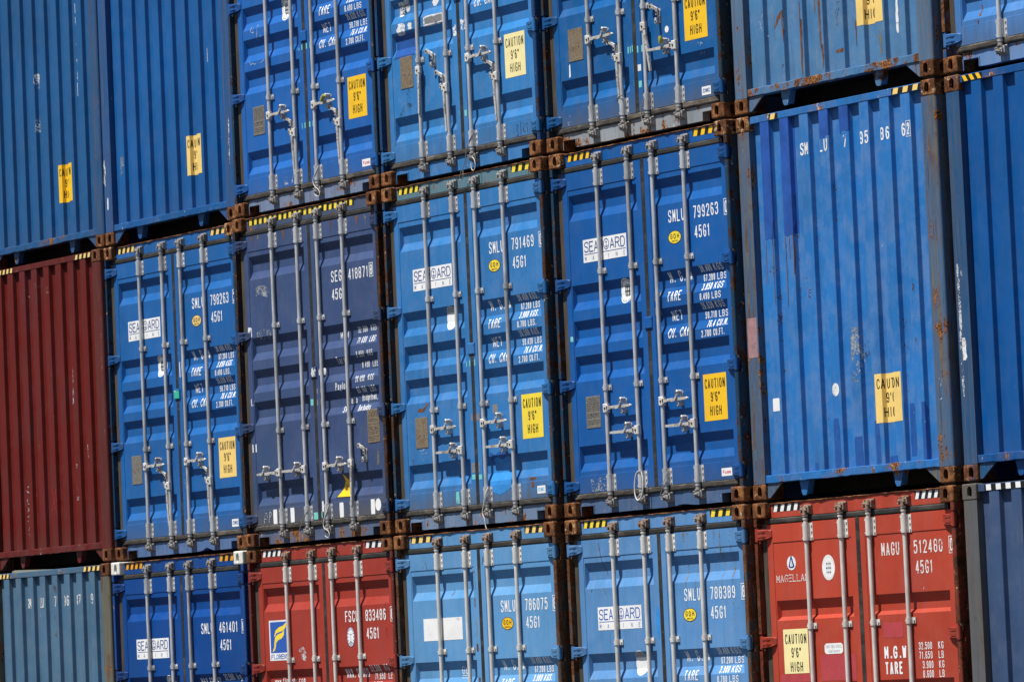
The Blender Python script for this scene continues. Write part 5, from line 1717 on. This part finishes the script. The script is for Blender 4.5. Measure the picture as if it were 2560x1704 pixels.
patch(r, None, jag(1.13, .50, 1.16, .95, 223, .7, 9), 'chalk', .003, 'paint_chip')
r, L, rec, hd, rods = doors((2, 2), alb((34.1, 100.9, 189.8)), 'deep blue container in the top row with small red lettered tag', fade=.2, dirt=.3, rust=-.1, chips=-.1, grime=.2, handles='RdRd', post_rust=.45, sill_rust=.28, sill_mix=.62, cast=.8, cast_light=.5, post_rgb=(.02, .05, .085))
number_block(L['R'], rec, 'SMLU', '798715', '4')
weights(L['R'], rec, ('3.850', '8.490'), ('26.630', '58.710'), '')
liner_logo(L['L'], rec)
goh(L['R'], rec)
seal(L['L'], rec)
data_plate(L['L'], rec)
caution(L['R'], .687, 1.0, 'door', rec, 'yellow')
maker_tag(L['R'], rec, .880, .214, .134, .062, 'Fuwa', 'red_print')
for a, b, z_ in ((-.10, -.03, 1.335), (.03, .095, 1.335), (-.10, -.03, .655), (.03, .11, .655)):
    patch(L['L' if a < 0 else 'R'], rec, rect(a, z_, b, z_ + .05), 'teal', nm='tape')
scribble(L['L'], rec, [[(-.90, 1.66), (-.92, 1.60), (-.86, 1.60)], [(-.87, 1.64), (-.87, 1.55)], [(-.80, 1.66), (-.81, 1.53)], [(-.74, 1.64), (-.75, 1.54)], [(-.74, 1.64), (-.68, 1.62), (-.74, 1.59), (-.67, 1.56), (-.75, 1.54)]], .006)
scribble(L['L'], rec, [[(-.98, 1.33), (-.95, 1.36), (-.93, 1.31), (-.90, 1.34), (-.86, 1.31), (-.82, 1.34), (-.78, 1.31), (-.70, 1.34)]], .006)
decal('tape', L['L'], [(rect(-.42, .20, -.365, .27), 0, 0)], [MAT['chalk']], 'door', rec)
ROOT22 = r
r, L, rec, hd, rods = doors((3, 2), alb((58, 128, 204)), 'scuffed light blue container in the top row with white tape scraps', fade=.5, dirt=.4, rust=.0, chips=.1, grime=.25, handles='UdRd', hub_z=(.904, .710, .910, .706), post_rust=.35, sill_rust=.1, sill_mix=.12, sill_grey=(.05, .09, .17), cast=.85, cast_light=.3, cast_rgb=(.10, .14, .17), post_rgb=(.012, .055, .16))
number_block(L['R'], rec, 'SMLU', '790124', '6')
letters(L['R'], [('CU. CAP.', .246, 1.318, .076, dict(fit=.315, sw=.12)), ('2.700', .69, 1.345, .053, dict(fit=.128)), ('CU.FT.', .845, 1.345, .053, dict(fit=.14))], rec)
liner_logo(L['L'], rec)
data_plate(L['L'], rec, -.928, .786, .194, .266, False, 'plate_warm')
caution(L['R'], .671, 1.030, 'door', rec, 'cream', heavy=.10)
patch(L['L'], rec, [(-.985, .562), (-.70, .545), (-.70, .60), (-.81, .79)], 'scuff', nm='scuff_mark')
for i, (a, b, c_, d) in enumerate(((-.98, 1.40, -.86, 1.52), (-.88, 1.43, -.78, 1.56), (-.97, 1.24, -.83, 1.34), (-.80, 1.27, -.72, 1.33), (-.46, 1.42, -.33, 1.60))):
    patch(L['L'], rec, jag(a, b, c_, d, 230 + i, .4, 6), 'white_worn', nm='tape')
patch(L['L'], rec, [(-1.02, 1.50), (-.80, 1.56), (-.72, 1.60), (-.75, 1.45), (-.86, 1.41), (-.98, 1.42)], 'scuff', nm='scuff_mark')
decal('tape', L['L'], [(jag(-.54, 1.255, -.24, 1.35, 240, .12, 5), 0, 0)], [MAT['white_worn']], 'door', rec)
decal('tape', L['L'], [(jag(-.52, 1.275, -.25, 1.335, 241, .12, 5), 0, 0)], [MAT['greyscrap']], 'door', rec, .002)
for i, (a, z_) in enumerate(((-.095, 1.17), (.03, 1.20), (.04, 1.155), (-.09, 1.12))):
    patch(L['L' if a < 0 else 'R'], rec, jag(a, z_, a + .06, z_ + .045, 245 + i, .35, 6), 'white_worn', nm='tape')
patch(L['L'], rec, rect(-.10, .455, -.04, .50), 'teal', nm='tape')
patch(L['R'], rec, rect(.04, .445, .075, .495), 'teal', nm='tape')
patch(L['L'], rec, rect(-1.02, 1.05, -.70, 1.245), 'deep_paint', nm='paint_patch', off=.0008)
scribble(L['R'], rec, [[(.80, .28), (.84, .285), (.80, .24), (.84, .20), (.80, .19)], [(.87, .30), (.865, .18)], [(.895, .28), (.92, .285), (.91, .25), (.90, .22), (.93, .215)], [(.94, .25), (.95, .285), (.965, .28), (.96, .21)]], .005, 'pen')
for i in range(5):
    patch(L['R'], rec, jag(.80 + .045 * i, .395 + .02 * (i % 2), .835 + .045 * i, .415 + .02 * (i % 2), 250 + i, .5), 'rust_fleck', nm='rust_stain')
ROOT32 = r
r, L, rec, hd, rods = doors((4, 2), alb((18.1, 95.4, 169.1)), 'blue container in the top row with pale rusty sill and white tag', fade=.3, dirt=.35, rust=.0, chips=.05, grime=.55, handles='RdTL', post_rust=.6, sill_rust=.36, sill_mix=.85, sill_grey=(.34, .36, .36), cast=.85, cast_light=.35, cast_rgb=(.10, .11, .12), post_rgb=(.02, .04, .06))
number_block(L['R'], rec, 'SMLU', '797340', '1')
weights(L['R'], rec, ('3.850', '8.490'), ('26.630', '58.710'), '')
liner_logo(L['L'], rec)
data_plate(L['L'], rec, -.925, .694, .204, .258, False, 'plate_warm')
caution(L['R'], .674, 1.004, 'door', rec, 'yellow')
maker_tag(L['R'], rec, .872, .203, .118, .066, 'CIMC', 'navy_print')
decal('label_sticker', L['R'], [(ellipse(.438, .774, .026, .026), 0, 0)], [MAT['white']], 'door', rec)
for a, b, z_ in ((-.105, -.055, .655), (-.04, -.027, .66), (.03, .10, .645), (-.105, -.03, .50), (-.105, -.03, .39), (.035, .075, .37)):
    patch(L['L' if a < 0 else 'R'], rec, rect(a, z_, b, z_ + .052), 'teal', nm='tape')
patch(L['R'], rec, rect(.03, .50, .075, .55), 'white_worn', nm='tape')
patch(L['L'], rec, [(-.935, .57), (-.93, .67), (-.915, .68), (-.912, .58)], 'white', nm='paint_chip')
scribble(L['L'], rec, [[(-.97, .20), (-.972, .27), (-.94, .268), (-.94, .24), (-.965, .235), (-.93, .215), (-.94, .19), (-.968, .20)]], .006)
scribble(L['R'], rec, [[(.82, .59), (.84, .63), (.85, .60)], [(.87, .59), (.88, .62), (.90, .60)], [(.84, .51), (.86, .54), (.90, .52), (.92, .55)]], .005)
ROOT42 = r
r, wall, top = endwall((5, 2), alb((80, 134, 184)), 'pale weathered blue container end streaked with brown rust', fade=.7, dirt=.4, rust=.2, chips=.3, grime=.1, post_rust=.5, rail_rust=.55, cast=1.1, cast_light=.1, post_rgb=(.085, .175, .31), weather=.6)
caution(wall, .325, .831, 'end', None, 'yellow_pale', w=.366)
for i, (x0_, z0_, x1_, z1_, k_) in enumerate(((-.385, .20, -.335, .62, 'rust_run'), (-.375, .55, -.355, .85, 'rust_run'), (-.47, .30, -.445, .80, 'rust_run'), (-.145, .35, -.105, .75, 'rust_run'), (-.12, .22, -.09, .40, 'rust_run'), (-.85, .35, -.825, .75, 'rust_fleck'), (-.95, .25, -.93, .95, 'rust_fleck'), (-.70, .50, -.685, .70, 'rust_run'), (-.60, .48, -.575, .72, 'rust_run'), (.06, .30, .15, .345, 'rust_run'), (.30, .32, .325, .52, 'rust_run'), (.57, .20, .64, .62, 'ochre_run'), (.555, .55, .60, .70, 'rust_run'), (-.19, .62, -.165, 1.0, 'rust_run'), (-.05, .60, -.02, .66, 'rust_fleck'), (.04, .5, .14, .75, 'rust_fleck'), (-.43, .65, -.38, .72, 'rust_fleck'), (-.62, .24, -.58, .32, 'rust_fleck'))):
    patch(wall, None, jag(x0_, z0_, x1_, z1_, 260 + i, .45, 9, taper=.4), k_, 'end', 'rust_stain')
patch(wall, None, [(-.695, .58), (-.60, .68), (-.598, .72), (-.65, .68), (-.69, .60)], 'rust_run', 'end', 'rust_stain')
patch(wall, None, jag(.79, .36, .83, .60, 290, .5, 7), 'white_worn', 'end', 'paint_chip')
patch(wall, None, ellipse(-.60, .86, .03, .05, 14), 'deep_paint', 'end', 'paint_patch')
for i in range(12):
    a = RND.uniform(-.9, .85)
    z_ = RND.uniform(.25, 1.0)
    patch(wall, None, ellipse(a, z_, .006, .009, 8), 'scuff' if i % 2 else 'rust_fleck', 'end', 'paint_chip')
scribble(wall, None, [[(-.90, .72), (-.84, .60)], [(-.83, .72), (-.89, .56)], [(-.86, .60), (-.80, .54)]], .005, 'chalk', 'end')
r, L, rec, hd, rods = doors((6, 2), alb((70.1, 135.2, 208)), 'greyish blue container at the upper right corner showing only one locking rod', fade=.35, dirt=.4, rust=.0, chips=.1, grime=.4, post_rust=.85, sill_rust=.35, cast=.9, cast_light=.1, cast_rgb=(.12, .09, .08))
number_block(L['R'], rec, 'SMLU', '794417', '3')
scribble(L['L'], rec, [[(-.86, .45), (-.85, .40), (-.875, .38), (-.84, .375)], [(-.87, .34), (-.865, .32)]], .012, 'rust_run')

# ------------------------------------------------------------------ loose seals and wires hung on the doors
def loop(root, name, label, pts, r, mat, cat='cable'):
    base = root.location
    pts3 = [Vector(p) for p in pts]
    for _ in range(3):
        qn = [pts3[0]]
        for a, b in zip(pts3, pts3[1:]):
            qn += [a * .75 + b * .25, a * .25 + b * .75]
        qn.append(pts3[-1])
        pts3 = qn
    o0 = pts3[0]
    q = MB()
    q.tube([p - o0 for p in pts3], r, 6)
    o = link(name, q.mesh(name, [MAT[mat]]), None, tuple(base + o0))
    o['label'] = label
    o['category'] = cat
    return o


R2, R3, R4 = -0.156, 0.180, 0.588
loop(ROOT41, 'seal_cable', 'thick white cable loop on a rod of the container numbered 799263', [(R2 + .05, -.004, .305), (R2 + .075, -.008, .24), (R2 + .07, -.012, .15), (R2 + .03, -.014, .085), (R2 - .02, -.014, .085), (R2 - .05, -.010, .15), (R2 - .045, -.006, .24), (R2 - .02, -.004, .30), (R2 + .02, -.004, .312)], .0052, 'cable')
loop(ROOT41, 'seal_wire', 'thin grey wire on the third rod bracket of the container numbered 799263', [(R3 + .035, .03, .30), (R3 + .03, -.006, .24), (R3 + .0, -.008, .17), (R3 - .05, -.006, .10), (R3 - .02, -.004, .07)], .0026, 'wire', 'wire')
loop(ROOT32, 'seal_cable', 'twisted wire with dangling loop on the scuffed light blue container', [(R3 + .035, .03, .31), (R3 + .02, -.006, .24), (R3 - .03, -.01, .18), (R3 - .06, -.01, .06), (R3 - .12, -.012, .0), (R3 - .16, -.012, -.07), (R3 - .13, -.012, -.09), (R3 - .09, -.012, -.05), (R3 - .10, -.012, .0)], .0034, 'wire')
loop(ROOT32, 'seal_ring', 'small wire ring at the foot of a rod on the scuffed light blue container', [(R3 + .03, .0, .09), (R3 + .08, -.01, .07), (R3 + .10, -.014, .01), (R3 + .07, -.014, -.03), (R3 + .03, -.012, -.01), (R3 + .02, -.006, .04)], .0034, 'cable', 'wire')
loop(ROOT22, 'seal_cable', 'white wire loop below the door of the container with red lettered tag', [(R3 + .03, .02, .30), (R3 + .015, -.006, .23), (R3 - .03, -.008, .18), (R3 + .01, -.010, .12), (R3 + .08, -.012, .09), (R3 + .10, -.014, .04), (R3 + .05, -.012, .03), (R3 + .0, -.01, .06)], .0034, 'cable')
loop(ROOT22, 'seal_wire', 'white wire wrapped on a rod of the container with red lettered tag', [(R2 + .04, .02, .30), (R2 + .0, -.004, .265), (R2 - .045, .0, .225), (R2 - .03, -.006, .205), (R2 - .06, .0, .20)], .0034, 'cable', 'wire')
loop(ROOT21, 'seal_cable', 'pale wire loop at the third bottom cam of the navy container', [(R3 + .03, .02, .30), (R3 + .02, -.006, .22), (R3 - .03, -.008, .15), (R3 - .01, -.010, .10), (R3 + .06, -.014, .085), (R3 + .09, -.014, .04), (R3 + .05, -.012, .015), (R3 + .0, -.01, .04)], .0034, 'cable')
loop(ROOT21, 'seal_wire', 'crossed wire on the second rod bracket of the navy container', [(R2 + .05, .02, .30), (R2 + .0, -.006, .23), (R2 - .06, -.006, .16), (R2 - .10, -.004, .10), (R2 - .09, -.004, .07)], .0034, 'wire', 'wire')
loop(ROOT42, 'seal_cable', 'wire wrapped down the third rod of the container with pale rusty sill', [(R3 + .03, .02, .31), (R3 + .0, -.004, .26), (R3 - .04, -.006, .21), (R3 - .045, -.004, .12), (R3 - .02, -.006, .08)], .0042, 'wire')
loop(ROOT42, 'seal_wire', 'wire ring round the second rod of the container with pale rusty sill', [(R2 - .05, .02, .29), (R2 - .045, -.004, .315), (R2 + .0, -.008, .325), (R2 + .045, -.0, .335)], .0045, 'wire', 'wire')
loop(ROOT31, 'seal_cable', 'wire hanging down over the third bottom cam of the container numbered 791469', [(R3 + .035, .02, .31), (R3 + .03, -.006, .26), (R3 - .0, -.008, .17), (R3 - .03, -.010, .10), (R3 + .01, -.012, .06), (R3 + .015, -.010, .0), (R3 + .03, -.010, -.03)], .0040, 'cable')
loop(ROOT42, 'bolt_seal', 'yellow plastic seal on a handle of the container with pale rusty sill', [(R4 - .125, -.022, .665), (R4 - .115, -.026, .69), (R4 - .118, -.026, .715)], .017, 'seal_yellow', 'seal')
loop(ROOT22, 'bolt_seal', 'yellow plastic seal on a handle of the container with red lettered tag', [(R3 + .20, -.022, .84), (R3 + .225, -.028, .865), (R3 + .25, -.026, .885)], .015, 'seal_yellow', 'seal')
